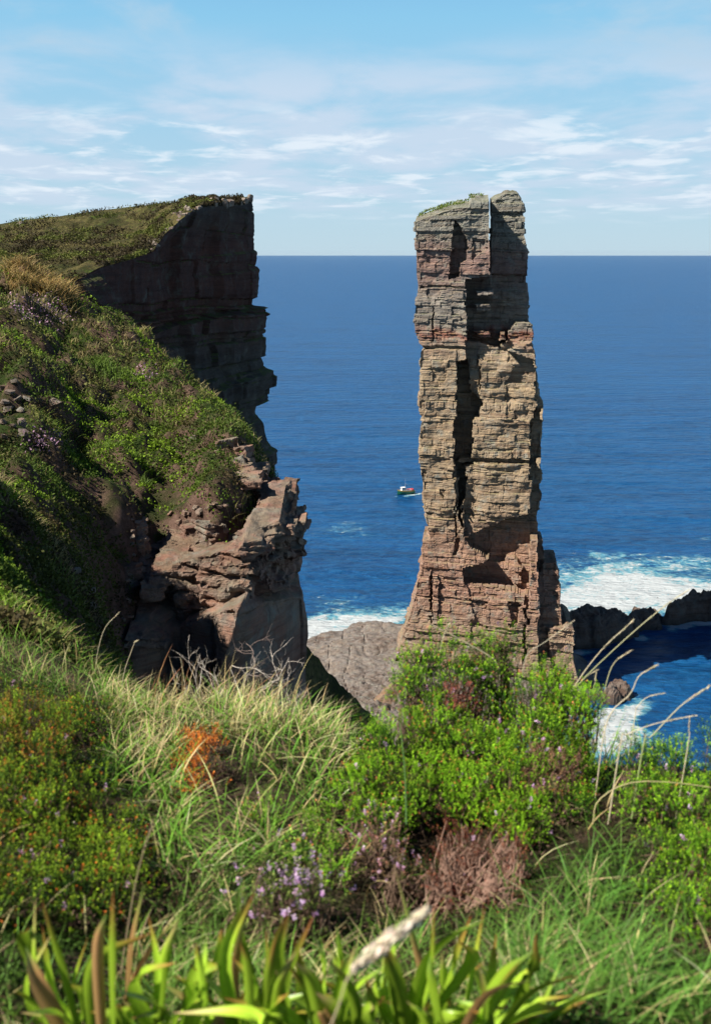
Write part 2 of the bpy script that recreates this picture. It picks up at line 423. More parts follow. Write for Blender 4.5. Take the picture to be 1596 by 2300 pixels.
# relief regions (photo plane polygons), metres inwards
reg = []
def rg(poly, d, crop=1): reg.append((tr1(poly) if crop == 1 else tr2(poly), d))
rg([(500, 340), (545, 380), (600, 470), (600, 640), (560, 660), (540, 760), (470, 780), (480, 600), (485, 480)], 3.6)
rg([(640, 480), (735, 470), (735, 560), (640, 640)], 1.0)
rg([(590, 780), (800, 760), (800, 1250), (700, 1370), (600, 1380)], 10.0)
rg([(660, 870), (778, 865), (778, 905), (665, 910)], 3.0)
rg([(655, 985), (775, 980), (775, 1028), (665, 1032)], 3.0)
rg([(650, 1170), (800, 1180), (800, 1225), (700, 1230)], 3.6)
rg([(780, 690), (1120, 690), (1120, 1240), (900, 1250), (790, 1380), (600, 1380), (600, 1240), (780, 1240)], 11.0)
rg([(850, 1190), (880, 1190), (880, 1250), (840, 1250)], 2.0)
rg([(975, 1115), (1110, 1115), (1110, 1240), (890, 1330), (840, 1330), (850, 1290), (900, 1260), (905, 1190)], 3.4)
rg([(255, 1290), (600, 1290), (600, 1312), (255, 1312)], 1.4)
rg([(225, 836), (600, 836), (600, 850), (225, 850)], 1.0)
rg([(340, 1000), (352, 1000), (352, 1250), (340, 1250)], 1.0)
rg([(590, 1240), (1130, 1380), (1130, 1870), (520, 1870), (520, 1400), (590, 1400)], 4.2)
rg([(520, 1400), (610, 1400), (612, 1640), (690, 1700), (690, 1870), (515, 1870)], 9.5)
rg([(612, 1375), (682, 1370), (682, 1640), (625, 1680)], 4.6)
rg([(682, 1380), (800, 1380), (800, 1540), (690, 1640)], 5.4)
rg([(690, 1370), (940, 1360), (1000, 1400), (1000, 1440), (950, 1440), (900, 1560), (880, 1700), (880, 1860), (700, 1860), (700, 1650)], 3.6)
rg([(1105, 1380), (1165, 1660), (1165, 1890), (1105, 1890)], 7.5)
rg([(500, -40), (640, -40), (640, 420), (560, 600), (560, 800), (500, 480)], 9.0, 2)
rg([(640, -40), (1140, -40), (1140, 280), (640, 330)], 3.2, 2)
rg([(540, 275), (1140, 262), (1140, 285), (540, 310)], 4.6, 2)
rg([(590, 320), (1068, 290), (1068, 830), (900, 830), (560, 860), (570, 600)], 2.6, 2)
rg([(1068, -40), (1160, -40), (1160, 840), (1068, 840)], 8.0, 2)
rg([(500, 340), (520, 340), (520, 860), (505, 860)], 2.0, 2)
rg([(565, 870), (1068, 640), (1068, 1250), (930, 1260), (700, 1220), (565, 1200), (560, 1090), (680, 1060), (760, 1000)], 7.0, 2)
rg([(880, 1020), (945, 1020), (1010, 1080), (1010, 1210), (930, 1210), (930, 1120), (880, 1080)], 4.6, 2)
rg([(565, 1200), (700, 1205), (1040, 1260), (1040, 1300), (700, 1300), (620, 1290)], 1.2, 2)
rg([(620, 1300), (740, 1330), (720, 1470), (700, 1600), (620, 1600), (630, 1450)], 3.0, 2)
rg([(918, 1310), (1000, 1310), (950, 1500), (918, 1500)], 1.8, 2)
rg([(315, 1150), (345, 1150), (352, 1300), (345, 1470), (370, 1590), (325, 1590), (315, 1400)], 3.2, 2)
rg([(505, 870), (540, 870), (540, 1000), (505, 1000)], 1.6, 2)
rg([(385, 500), (430, 500), (410, 570), (390, 540)], 1.0, 2)
rg([(1028, 1250), (1062, 1250), (1045, 1480), (1042, 1760), (1025, 1760), (1025, 1450)], 2.6, 2)
def relief(p, beds):
    u, v = proj(p)
    zz = p[..., 2]; i = np.searchsorted(beds.b, zz)
    ju = 7 * (hash3(i, i * 0, i * 0 + 1, 77) - .5) + 5 * vnoise(p * 0.35, 5)
    jv = 4 * vnoise(p * 0.3, 8)
    uu, vv = u + ju, v + jv
    d = np.zeros(u.shape)
    for poly, dep in reg:
        d = np.where(inpoly(uu, vv, poly), dep, d)
    d = d + 0.9 * vnoise(p * 0.22, 33) * (d > 2)
    return -d
zb = -3.0
gapx = lambda x, y: xat(x, y1=y)
parts = []
# main body up to the split
zm = zat(y1=700)
body_top = lambda f, g: zm + 0 * f
parts.append(loft(zb, prof(left_uv), prof(right_uv), lambda z: 295.5 + 0 * z - 3.0 * sstep(38, 0, z), lambda z: 316 + 0 * z + 4 * sstep(40, 0, z), body_top, 0.27, 0.27, 42, sb, relief, seed=1))
# left head
lhR = prof(tr1([(749, 150), (753, 400), (757, 720), (758, 800)]))
zl0 = zm - 1.5
zA = [zat(y1=y) for y in (322, 280, 225, 205, 170, 165)]; fA = [0.0, 0.18, 0.5, 0.74, 0.76, 1.0]
lh_top = lambda f, g: np.interp(f, fA, zA) - 1.2 * (1 - g) + 1.0 * g
parts.append(loft(zl0, prof(left_uv), lhR, cst(295.5), cst(314.5), lh_top, 0.27, 0.27, 42, sb, relief, seed=2, capbump=0.7, tight=1))
# right tower, set back from the left head
rtL = prof(tr1([(758, 150), (760, 250), (765, 380), (766, 800)]), 303.4)
zR = [zat(y1=y) for y in (170, 140, 112, 104, 112, 150)]; fR = [0.0, 0.18, 0.42, 0.75, 0.9, 1.0]
rt_top = lambda f, g: np.interp(f, fR, zR) - 1.0 * (1 - g)
def relief_none(p, b): return -0.0 * p[..., 0]
parts.append(loft(zl0, rtL, prof(right_uv), cst(305.0), cst(315.0), rt_top, 0.27, 0.27, 36, sb, relief_none, lownoise=0.5, seed=3, capbump=0.8, tight=-1))
parts.append(loft(zl0, prof(tr1([(735, 150), (735, 800)]), 308), prof(tr1([(800, 150), (800, 800)]), 308), cst(306.5), cst(312), lambda f, g: zat(y1=400) + 0 * f, 0.27, 0.27, 12, sb, relief_none, lownoise=0.2, seed=4))
# right-hand buttress at the foot
def colm(lu, ru, yf, yb, ztop, seed, crop=2, rel=None, z0=zb, low=0.9, nS=30):
    t_ = tr2 if crop == 2 else tr1
    return loft(z0, prof(t_(lu), yf), prof(t_(ru), yf), (lambda z: yf - 2.5 * sstep(35, 0, z)), cst(yb), (ztop if callable(ztop) else (lambda f, g: ztop + 0 * f)), 0.27, 0.27, nS, sb, rel, lownoise=low, seed=seed)
parts.append(colm([(1095, 980), (1070, 1200), (1050, 1500), (1040, 2300)], [(1268, 980), (1280, 1100), (1308, 1160), (1300, 1280), (1308, 1400), (1315, 1460), (1330, 2300)], 299.5, 314,
                  lambda f, g: np.interp(f, [0, .35, .42, 1], [zat(y2=1085), zat(y2=1060), zat(y2=998), zat(y2=990)]), 5))
parts.append(colm([(1090, 850), (1085, 1000), (1080, 2300)], [(1145, 850), (1160, 950), (1165, 1100), (1165, 2300)], 303, 313, zat(y2=850), 6, low=0.4, nS=20))
parts.append(colm([(1215, 1400), (1210, 1500), (1205, 2300)], [(1350, 1410), (1392, 1450), (1392, 1560), (1402, 1700), (1428, 1800), (1425, 2300)], 298.0, 318,
                  lambda f, g: np.interp(f, [0, .5, .8, 1], [zat(y2=1440), zat(y2=1440), zat(y2=1425), zat(y2=1450)]), 7))
parts.append(colm([(1060, 1700), (1050, 2300)], [(1230, 1650), (1240, 2300)], 296.5, 310, zat(y2=1660), 8))
# left-hand ribs at the foot
parts.append(colm([(272, 880), (262, 960), (275, 1050), (250, 1160), (225, 1280), (180, 1440), (165, 1510), (120, 1620), (95, 1700), (40, 1900), (10, 2300)],
                  [(335, 880), (345, 1000), (318, 1150), (320, 1400), (325, 1600), (330, 2300)], 295.2, 314, zat(y2=875), 9, low=0.5))
parts.append(colm([(330, 1150), (345, 1160), (345, 1480), (350, 2300)], [(372, 1130), (390, 1200), (388, 1290), (360, 2300)], 294.6, 300, zat(y2=1120), 10, low=0.2, nS=14))
parts.append(colm([(560, 1190), (580, 1300), (600, 2300)], [(700, 1205), (740, 1300), (760, 2300)], 295.6, 312, zat(y2=1215), 12, low=0.8))
parts.append(colm([(740, 1320), (750, 1400), (760, 2300)], [(915, 1310), (915, 1500), (930, 2300)], 296.3, 312, zat(y2=1300), 13, low=0.8))
V, F = merge(parts)
stack = mk('sea_stack', V, F, STACK)
tag(stack, 'tall layered red and grey sandstone stack with a split top, standing in the surf', 'sea stack')

# ------------------------------------------------------------------ far headland
brink = [(566, 452, 174), (550, 460, 170), (500, 461, 163), (460, 464, 158), (430, 474, 154), (402, 497, 150), (372, 524, 146), (345, 566, 140), (290, 584, 134), (230, 600, 128), (180, 625, 122), (120, 655, 115), (40, 700, 106), (-120, 760, 92), (-400, 850, 74)]
skyl = [(567, 452, 176), (551, 456, 176), (500, 455, 178), (440, 456, 184), (425, 456, 190), (380, 456, 195), (330, 460, 197), (300, 464, 198), (240, 470, 196), (180, 479, 193), (110, 488, 190), (50, 496, 186), (0, 503, 182), (-160, 520, 172), (-500, 560, 150)]
bw = np.array([P(*b) for b in brink]); sw = np.array([P(*b) for b in skyl])
def resamp(w, n):
    s = np.r_[0, np.cumsum(np.hypot(*(np.diff(w[:, :2], axis=0)).T))]; t = np.linspace(0, s[-1], n)
    return np.stack([np.interp(t, s, w[:, k]) for k in range(3)], -1), t, s
NSg = 470
# a common parameter so brink and skyline correspond
cum = np.r_[0, np.cumsum(np.hypot(*(np.diff(bw[:, :2], axis=0)).T))]
S_ = np.linspace(0, cum[-1], NSg)
BR = np.stack([np.interp(S_, cum, bw[:, k]) for k in range(3)], -1); SK = np.stack([np.interp(S_, cum, sw[:, k]) for k in range(3)], -1)
ker = np.hanning(15); ker /= ker.sum()
def smooth(a):
    p_ = np.pad(a, ((7, 7), (0, 0)), mode='edge'); return np.stack([np.convolve(p_[:, k], ker, 'valid') for k in range(a.shape[1])], -1)
BR, SK = smooth(BR), smooth(SK)
tt = np.concatenate([np.linspace(0, 1, 150) ** 1.1, [1.1, 1.3, 1.7, 2.4, 4.0]])
T = tt[:, None]
topg = BR[None] * (1 - np.minimum(T, 1))[..., None] + SK[None] * np.minimum(T, 1)[..., None]
ext = np.maximum(T - 1, 0)
inl = np.array([-0.55, 0.83, 0.0])
topg = topg + ext[..., None] * inl * 22
topg[..., 2] -= ext * 45
amp = sstep(0, 0.08, T) * sstep(1.0, 0.8, np.minimum(T, 1.0)) + 0.18
topg[..., 2] += amp * (0.9 * fbm(topg * 0.12, 4, 21) + 0.35 * np.abs(fbm(topg * 0.7, 3, 22))) + 0.8 * np.sin(np.pi * np.clip(T, 0, 1)) * 0
hm = M('moor')
g1 = hm.noise(0.18, det=7, rough=0.7, lo=0.38, hi=0.62); g2 = hm.noise(0.9, det=8, rough=0.8, lo=0.42, hi=0.62)
c_ = hm.mix(g1, (0.045, 0.055, 0.014), (0.17, 0.145, 0.055)); c_ = hm.mix(hm.math('MULTIPLY', g2, 0.8), c_, (0.045, 0.038, 0.02))
c_ = hm.mix(hm.noise(0.35, loc=(4, 4, 4), det=8, rough=0.75, lo=0.56, hi=0.68), c_, (0.085, 0.13, 0.02))
hm.pbsdf(c_, 0.95, 0.1, hm.bump(hm.noise(1.6, det=10, rough=0.8), 1.0, 1.0))
MOOR = hm.m
moor = mk('headland', topg, gridf(len(tt), NSg, flip=True), MOOR, smooth=True)
tag(moor, kind='structure')
# cliff face below the brink
sil = [(550, 458), (551, 560), (559, 566), (556, 598), (563, 606), (562, 645), (556, 688), (586, 692), (583, 740), (580, 800), (590, 820), (590, 832), (607, 836), (606, 872), (590, 876), (588, 905), (566, 910), (560, 935), (580, 958), (586, 990), (608, 1020), (609, 1080), (600, 1110), (610, 1200), (620, 1500)]
q = P([a for a, b in sil], [b for a, b in sil], 170.0); x0 = q[0, 0]; o_ = np.argsort(q[:, 2])
zs_, xs_ = q[o_, 2], q[o_, 0] - x0
NZ = 400
depth = np.linspace(0, 1, NZ)[:, None]
tan = np.gradient(BR, axis=0)[:, :2]; tan /= np.linalg.norm(tan, axis=1)[:, None]
nrm = np.stack([-tan[:, 1], tan[:, 0]], -1); nrm = np.where((nrm[:, :1] < 0), -nrm, nrm)
nrm[:, 0] = np.convolve(np.pad(nrm[:, 0], 20, mode='edge'), np.ones(41) / 41, 'valid'); nrm[:, 1] = np.convolve(np.pad(nrm[:, 1], 20, mode='edge'), np.ones(41) / 41, 'valid')
nrm /= np.linalg.norm(nrm, axis=1)[:, None]
zbot = 55.0
Zf = BR[None, :, 2] + (zbot - BR[None, :, 2]) * depth
cb_ = Beds(31, 40, 140, 0.5, 6.0, 0.18, (2.0, 9.0), 0.38, groove=0.35, tilt=(0.01, 0.012), lam=0.06, wav=0.6)
wcor = sstep(45, 0, S_)[None]
zcomp = Zf + 0.06 * (S_[None])
pr = np.interp(zcomp, zs_, xs_)
fp = np.stack([BR[None, :, 0] + 0 * Zf, BR[None, :, 1] + 0 * Zf, Zf], -1)
ds_ = pr * (0.35 + 0.65 * wcor) * 1.02 + cb_(fp, S_[None] + 0 * Zf) + 1.6 * fbm(fp * 0.07, 4, 41) * sstep(0.0, 0.1, depth) * sstep(0, 12, S_)[None]
# vertical corners: the face steps in and out in big buttresses
but = np.interp(S_, [0, 12, 13, 22, 23, 34, 35.5, 48, 49, 66, 67, 90, 200], [0, 0, -1.0, -1.0, -2.6, -2.4, -0.8, -0.6, 1.2, 1.6, -1.0, 0, 0])[None]
ds_ = ds_ + but * sstep(0.0, 0.05, depth)
ds_ = ds_ * sstep(-0.002, 0.012, depth)
fp[..., 0] += nrm[None, :, 0] * ds_; fp[..., 1] += nrm[None, :, 1] * ds_
# return wall running inland from the corner
cpt = fp[:, :1].copy()
ret = np.concatenate([cpt + np.array([-k * 1.0, k * 0.35, 0]) + np.stack([cb_(cpt + np.array([0, k, 0]), np.full(cpt.shape[:2], -k)) * .6, 0 * cpt[..., 0], 0 * cpt[..., 0]], -1) for k in np.arange(60, 0.3, -0.5)], 1)
kd = np.arange(60, 0.3, -0.5)[None]; ret[..., 2] = zbot + (ret[..., 2] - zbot) * (1 - (1.2 * sstep(0, 3, kd) + 0.13 * kd) / 75)
fall = np.concatenate([ret, fp], 1)
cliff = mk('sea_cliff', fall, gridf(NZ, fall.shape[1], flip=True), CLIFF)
tag(cliff, kind='structure')

# ------------------------------------------------------------------ near ground: hillside, gully and the turf underfoot
def ev(v):
    a, b, c = ray(0, v); return c / b
def av(u, v):
    a, b, c = ray(u, v); return a / b
cp_ = []
for u, v, Y in [
    # turf underfoot and its edge
    (-500, 2500, .8), (0, 2450, 1.1), (800, 2500, 1.1), (1596, 2450, 1.1), (2200, 2500, 1.1),
    (0, 2000, 1.9), (500, 2010, 2.1), (1000, 2010, 2.2), (1596, 2000, 2.1), (2300, 2000, 2.0),
    (300, 1700, 3.2), (800, 1760, 3.1), (1200, 1800, 3.0), (1596, 1830, 2.9), (2300, 1850, 2.9),
    (250, 1560, 4.3), (500, 1625, 4.2), (700, 1650, 4.1), (1000, 1700, 3.9), (1350, 1760, 3.7), (1596, 1790, 3.5), (2200, 1850, 3.6),
    # drop into the gully
    (400, 1800, 5.4), (700, 2050, 5.2), (1100, 2150, 5.2), (1596, 2300, 5.0), (2300, 2300, 5.0),
    (450, 1900, 8), (800, 2500, 8), (1596, 2700, 8), (2300, 2700, 8),
    (450, 1850, 11), (600, 2000, 14), (800, 2200, 18), (1596, 2500, 18), (2400, 2500, 18),
    (850, 1950, 30), (1596, 2200, 30), (2400, 2200, 30),
    (900, 1850, 45), (1596, 2000, 50), (1596, 1900, 70), (2400, 1900, 60),
    # left-hand slope, column by column
    (0, 1400, 4.9), (0, 1310, 6.8), (0, 1220, 10), (0, 1130, 13), (0, 1050, 15.5), (0, 950, 19), (0, 790, 25), (0, 690, 31), (0, 612, 38),
    (100, 1420, 5.3), (100, 1405, 7), (100, 1310, 9.5), (100, 1220, 12), (100, 1130, 14.5), (100, 985, 18.8), (100, 890, 22.5), (100, 790, 27), (100, 715, 32), (100, 652, 36.5),
    (200, 1530, 6), (200, 1500, 8.5), (200, 1430, 10.5), (200, 1350, 12.5), (200, 1250, 15), (200, 1130, 18), (200, 1020, 21), (200, 910, 25), (200, 800, 30), (200, 712, 35),
    (300, 1610, 7.5), (300, 1600, 10), (300, 1600, 13.5), (300, 1475, 15.3), (300, 1400, 15.7), (300, 1330, 16.2), (300, 1230, 17.2), (300, 1120, 18.8), (300, 1020, 21.5), (300, 920, 25.5), (300, 840, 29.5), (300, 772, 33),
    (400, 1700, 9), (400, 1690, 12), (400, 1690, 14.5), (400, 1700, 16.1), (400, 1440, 17.1), (400, 1340, 17.5), (400, 1240, 18), (400, 1150, 18.9), (400, 1050, 21), (400, 950, 24.5), (400, 845, 29.5),
    (480, 1780, 12), (480, 1720, 15), (480, 1500, 16.5), (480, 1300, 16.9), (480, 1200, 17.4), (480, 1120, 18.3), (480, 1040, 20), (480, 960, 23), (480, 905, 27),
    (560, 1780, 15.5), (560, 1500, 17), (560, 1300, 17.5), (560, 1200, 18.1), (560, 1120, 19.3), (560, 1050, 22), (560, 1012, 24.5),
    (620, 1780, 16), (620, 1500, 18.2), (620, 1300, 18.8), (620, 1180, 19.8), (620, 1105, 22),
    (660, 1780, 16.5), (660, 1500, 18.6), (660, 1300, 19.3), (660, 1145, 21),
    # behind the crest
    (0, 690, 46), (100, 740, 46), (200, 810, 44), (300, 880, 42), (400, 960, 40), (480, 1030, 35), (560, 1130, 31), (620, 1240, 29), (660, 1320, 28),
    (0, 900, 60), (265, 1100, 60), (500, 1350, 60), (0, 1100, 80), (600, 1600, 70), (-400, 800, 60), (-400, 1100, 90), (1000, 1900, 90),
    # out-of-frame slope on the left, with a bank added to shade the hollow
    (-300, 590, 36), (-800, 500, 34), (-200, 780, 25), (-300, 1000, 14), (-700, 760, 15), (-650, 600, 9), (-950, 520, 9), (-350, 960, 9), (-700, 1000, 5.5), (-1100, 1000, 4.6), (-800, 1500, 3.0), (-900, 2200, 1.4)]:
    cp_.append((av(u, v), math.log(Y), ev(v)))
cp_ = np.array(cp_)
SCA, SCL = 2.2, 0.55
def rbf_phi(r2): return np.where(r2 > 1e-12, 0.5 * r2 * np.log(np.maximum(r2, 1e-12)), 0)
Xc = np.stack([cp_[:, 0] * SCA, cp_[:, 1] * SCL], -1)
K = rbf_phi(((Xc[:, None] - Xc[None]) ** 2).sum(-1)) + np.eye(len(Xc)) * 2e-4
A_ = np.block([[K, np.c_[np.ones(len(Xc)), Xc]], [np.r_[np.ones((1, len(Xc))), Xc.T], np.zeros((3, 3))]])
w_ = np.linalg.solve(A_, np.r_[cp_[:, 2], 0, 0, 0])
def H(X, Y, detail=True):
    X = np.asarray(X, float); Y = np.asarray(Y, float); sh = X.shape; X = X.ravel(); Y = Y.ravel()
    out = np.empty(len(X))
    for k in range(0, len(X), 40000):
        x, y = X[k:k + 40000], Y[k:k + 40000]
        q = np.stack([x / y * SCA, np.log(y) * SCL], -1)
        r2 = ((q[:, None] - Xc[None]) ** 2).sum(-1)
        e_ = rbf_phi(r2) @ w_[:-3] + w_[-3] + q @ w_[-2:]
        vv = np.interp(e_, [-2.0, -.6, -.4474, -.3083, -.19, -.06, .0536], [3600, 1890, 1620, 1316, 1042, 720, 425])
        uu = CU + (x / y) * FPX * (CP - e_ * SP)
        ue = np.interp(vv, [1000, 1085, 1140, 1200, 1300, 1500, 1600], [575, 612, 645, 640, 618, 600, 560])
        e_ = e_ - 0.5 * sstep(-14, 26, uu - ue) * sstep(12, 14, y) * sstep(950, 1050, vv)
        out[k:k + 40000] = e_ * y
    if detail:
        p = np.stack([X, Y, out * .6], -1)
        k = sstep(4.8, 9, Y)
        hum = 0.38 * fbm(p * 0.5, 3, 3) + 0.42 * np.abs(fbm(p * 1.1, 3, 6)) + 0.05 * fbm(p * 4, 2, 7)
        out = out + k * hum * (0.6 + 0.02 * Y) + (1 - k) * 0.035 * fbm(p * 3.0, 3, 4)
    return (out + HC).reshape(sh)
na, nl = 620, 560
aa = np.concatenate([np.linspace(-1.3, -.36, 60)[:-1], np.linspace(-.36, .36, 500), np.linspace(.36, 1.3, 40)[1:]])
ll = np.concatenate([np.linspace(math.log(.55), math.log(6), 150)[:-1], np.linspace(math.log(6), math.log(48), 460), np.linspace(math.log(48), math.log(110), 30)[1:]])
YY = np.exp(ll)[:, None] + 0 * aa; XX = aa[None] * YY
ZZ = H(XX, YY)
gm = M('turf_soil')
gmo = gm.noise(0.8, det=6, lo=0.4, hi=0.6)
c_ = gm.mix(gmo, (0.030, 0.050, 0.010), (0.050, 0.050, 0.020))
st = gm.math('MULTIPLY', gm.rng(gm.upz(), 0.45, 0.80), gm.noise(0.9, loc=(3, 3, 3), det=8, rough=.75, lo=.38, hi=.56))
soil = gm.mix(gm.noise(3.0, det=8, rough=0.75, lo=0.35, hi=0.65), (0.075, 0.045, 0.033), (0.20, 0.125, 0.095))
c_ = gm.mix(st, soil, c_)
gm.pbsdf(c_, 0.95, 0.1, gm.bump(gm.noise(6.0, det=10, rough=0.8), 1.0, 0.15))
TURF = gm.m
hill = mk('hillside', np.stack([XX, YY, ZZ], -1), gridf(len(ll), len(aa)), TURF, smooth=True)
tag(hill, kind='structure')

# ------------------------------------------------------------------ near cliff blocks
def T4(x, y): return (x * .4573, 898.2 + .4573 * y)
def prism(pts, back, k=.55):           # pts: (x, y in crop, Y); back: world offset
    f = np.array([P(*T4(x, y), Y * k) for x, y, Y in pts]); b = f + np.array(back) * k
    return f, b
def voxel_rock(prisms, voxel, beds, low=0.10, lowsc=0.8, seed=0):
    bm = bmesh.new()
    for f, b in prisms:
        n = len(f); vf = [bm.verts.new(p) for p in f]; vb = [bm.verts.new(p) for p in b]
        bm.faces.new(vf); bm.faces.new(vb[::-1])
        for i in range(n): bm.faces.new((vf[(i + 1) % n], vf[i], vb[i], vb[(i + 1) % n]))
    bmesh.ops.triangulate(bm, faces=bm.faces[:]); bmesh.ops.recalc_face_normals(bm, faces=bm.faces[:])
    me = bpy.data.meshes.new('tmp'); bm.to_mesh(me); bm.free()
    ob = bpy.data.objects.new('tmp', me); COL.objects.link(ob)
    md = ob.modifiers.new('r', 'REMESH'); md.mode = 'VOXEL'; md.voxel_size = voxel; md.adaptivity = 0
    dg = bpy.context.evaluated_depsgraph_get(); ev_ = ob.evaluated_get(dg); m2 = ev_.to_mesh()
    nv = len(m2.vertices); V = np.empty(nv * 3, np.float32); m2.vertices.foreach_get('co', V); V = V.reshape(-1, 3).astype(float)
    N = np.empty(nv * 3, np.float32); m2.vertices.foreach_get('normal', N); N = N.reshape(-1, 3).astype(float)
    nf = len(m2.polygons); L = np.empty(len(m2.loops), np.int32); m2.loops.foreach_get('vertex_index', L)
    lt = np.empty(nf, np.int32); m2.polygons.foreach_get('loop_total', lt)
    assert (lt == 4).all()
    F = L.reshape(-1, 4).copy()
    ev_.to_mesh_clear(); bpy.data.objects.remove(ob); bpy.data.meshes.remove(me)
    al = np.where(np.abs(N[:, 0]) > np.abs(N[:, 1]), V[:, 1], V[:, 0])
    hz = np.sqrt(N[:, 0] ** 2 + N[:, 1] ** 2)
    d = beds(V, al) * sstep(0.3, 0.8, hz) + low * fbm(V * lowsc, 4, seed)
    V = V + N * d[:, None]
    V[:, 2] += 0.02 * fbm(V * 4, 3, seed + 1)
    return V, F
nb = Beds(51, HC - 40, HC, 0.06, 0.4, 0.035, (0.3, 1.3), 0.035, groove=0.05, tilt=(0.16, 0.05), lam=0.013, wav=0.10)
big = Beds(52, HC - 40, HC, 0.4, 1.8, 0.02, (.8, 2.4), 0.02, groove=0.035, tilt=(0.12, 0.05), lam=0.006, wav=0.10)
zdn = [(0, 0, 0)]
outA = [prism([(795, 1150, 29.3), (900, 1095, 28.9), (1040, 1055, 28.3), (1183, 1000, 27.8), (1168, 1080, 27.7), (1120, 1230, 27.7), (1058, 1370, 27.7), (1050, 1800, 27.7), (790, 1800, 29.3)], (.4, 4, 0)),
        prism([(1165, 1030, 27.75), (1300, 1000, 29.6), (1500, 965, 32.0), (1504, 1060, 32.0), (1520, 1068, 32.1), (1518, 1180, 32.1), (1500, 1200, 32.0), (1500, 1270, 32.0), (1495, 1800, 32.0), (1055, 1800, 27.75), (1062, 1375, 27.75), (1125, 1235, 27.75)], (-.5, 4, 0)),
        prism([(560, 1230, 27.5), (700, 1190, 27.6), (795, 1195, 28), (798, 1800, 28), (500, 1800, 27.0)], (1, 4, 0))]
outB = [prism([(890, 790, 29.8), (1000, 755, 29.6), (1150, 745, 29.2), (1185, 800, 29.0), (1188, 930, 28.9), (1178, 1022, 28.9), (1040, 1065, 29.4), (900, 1110, 30), (770, 1130, 30.4), (775, 1010, 30.3), (880, 940, 30.1)], (.4, 5, -.3)),
        prism([(1150, 752, 29.1), (1195, 700, 29.4), (1290, 700, 29.8), (1335, 740, 29.9), (1325, 775, 29.9), (1245, 828, 29.3), (1190, 795, 29.0)], (0, 3, .3)),
        prism([(1210, 645, 31), (1290, 615, 31), (1380, 600, 31.3), (1400, 660, 31.5), (1395, 705, 31.5), (1310, 722, 31.1), (1285, 690, 31)], (0, 4, .5)),
        prism([(1350, 560, 33), (1440, 545, 33.5), (1432, 600, 33.5), (1420, 700, 33.5), (1360, 720, 33)], (0, 4, .3)),
        prism([(1190, 800, 31), (1440, 655, 32.5), (1471, 657, 33), (1465, 740, 33), (1447, 868, 33), (1380, 892, 32.6), (1388, 965, 32.6), (1380, 1010, 32.6), (1190, 1030, 31)], (0, 4, 0)),
        prism([(1188, 975, 30.0), (1240, 960, 30.2), (1272, 985, 30.4), (1262, 1000, 30.4), (1200, 1000, 30.1)], (0, 2, 0)),
        prism([(1340, 900, 31.6), (1375, 920, 31.7), (1380, 980, 31.8), (1270, 990, 31.4), (1290, 950, 31.4)], (0, 2, 0)),
        prism([(600, 1180, 27.3), (690, 1170, 27.4), (795, 1185, 27.8), (795, 1240, 27.9), (610, 1250, 27.3)], (0, 3, .3)),
        prism([(730, 860, 29.4), (890, 830, 29.6), (890, 880, 29.6), (850, 920, 29.6), (740, 905, 29.4)], (0, 3, .4)),
        prism([(690, 930, 28.8), (800, 930, 29.2), (800, 990, 29.2), (690, 1000, 28.8)], (0, 3, .4)),
        prism([(770, 1060, 29.6), (930, 1040, 29.6), (900, 1110, 29.6), (790, 1140, 29.6)], (0, 3, .2))]
rr_ = np.random.RandomState(9)
def slab_box(c, size, yaw, dip):
    m_ = np.array([[1, 0, 0], [0, 1, 0], [0, 0, 1.]]); cy, sy_ = math.cos(yaw), math.sin(yaw); cd, sd_ = math.cos(dip), math.sin(dip)
    m_ = np.array([[cy, -sy_, 0], [sy_, cy, 0], [0, 0, 1]]) @ np.array([[cd, 0, -sd_], [0, 1, 0], [sd_, 0, cd]])
    q_ = np.array([(-1, -1, -1), (1, -1, -1), (1, -1, 1), (-1, -1, 1)]) * .5 * np.array(size) * (1 + rr_.uniform(-.18, .18, (4, 3)))
    f = c + q_ @ m_.T; q2 = q_ * [1, -1, 1]; return f, c + q2 @ m_.T
cragpoly = [(800, 1040), (900, 800), (1150, 740), (1290, 640), (1440, 600), (1440, 700), (1390, 880), (1190, 960)]
nb_ = 0
while nb_ < 120:
    x_, y_ = rr_.uniform(790, 1465), rr_.uniform(600, 1100)
    if not inpoly(np.array([x_]), np.array([y_]), cragpoly)[0]: continue
    Yb = (np.interp(x_, [800, 1180, 1470], [30.2, 29.2, 32.9]) + max(0, 1000 - y_) * .0016) * .55 + rr_.uniform(-.02, .28)
    w_b = rr_.uniform(.22, .75); outB.append(slab_box(P(*T4(x_, y_), Yb), (w_b, rr_.uniform(.3, .7), rr_.uniform(.07, .24)), rr_.uniform(-.7, .5), rr_.uniform(.02, .28))); nb_ += 1
for i in range(34):             # broken ledges climbing the slope above the crag
    t_ = rr_.uniform(0, 1); x_ = np.interp(t_, [0, .4, 1], [1390, 1270, 1090]) + rr_.normal(0, 32) - 10; y_ = np.interp(t_, [0, .4, 1], [590, 430, 170]) + rr_.normal(0, 30)
    u_, v_ = T4(x_, y_); Ys = np.linspace(14, 34, 200); a_, b_, c_ = ray(u_, v_); Gz = H(a_ / b_ * Ys, Ys); hit = np.argmax(Gz > HC + c_ / b_ * Ys)
    if Gz[hit] <= (HC + c_ / b_ * Ys)[hit]: continue
    outB.append(slab_box(P(u_, v_, Ys[hit] + .1), (rr_.uniform(.25, .8), rr_.uniform(.3, .8), rr_.uniform(.07, .22)), rr_.uniform(-.5, .3), rr_.uniform(.0, .25)))
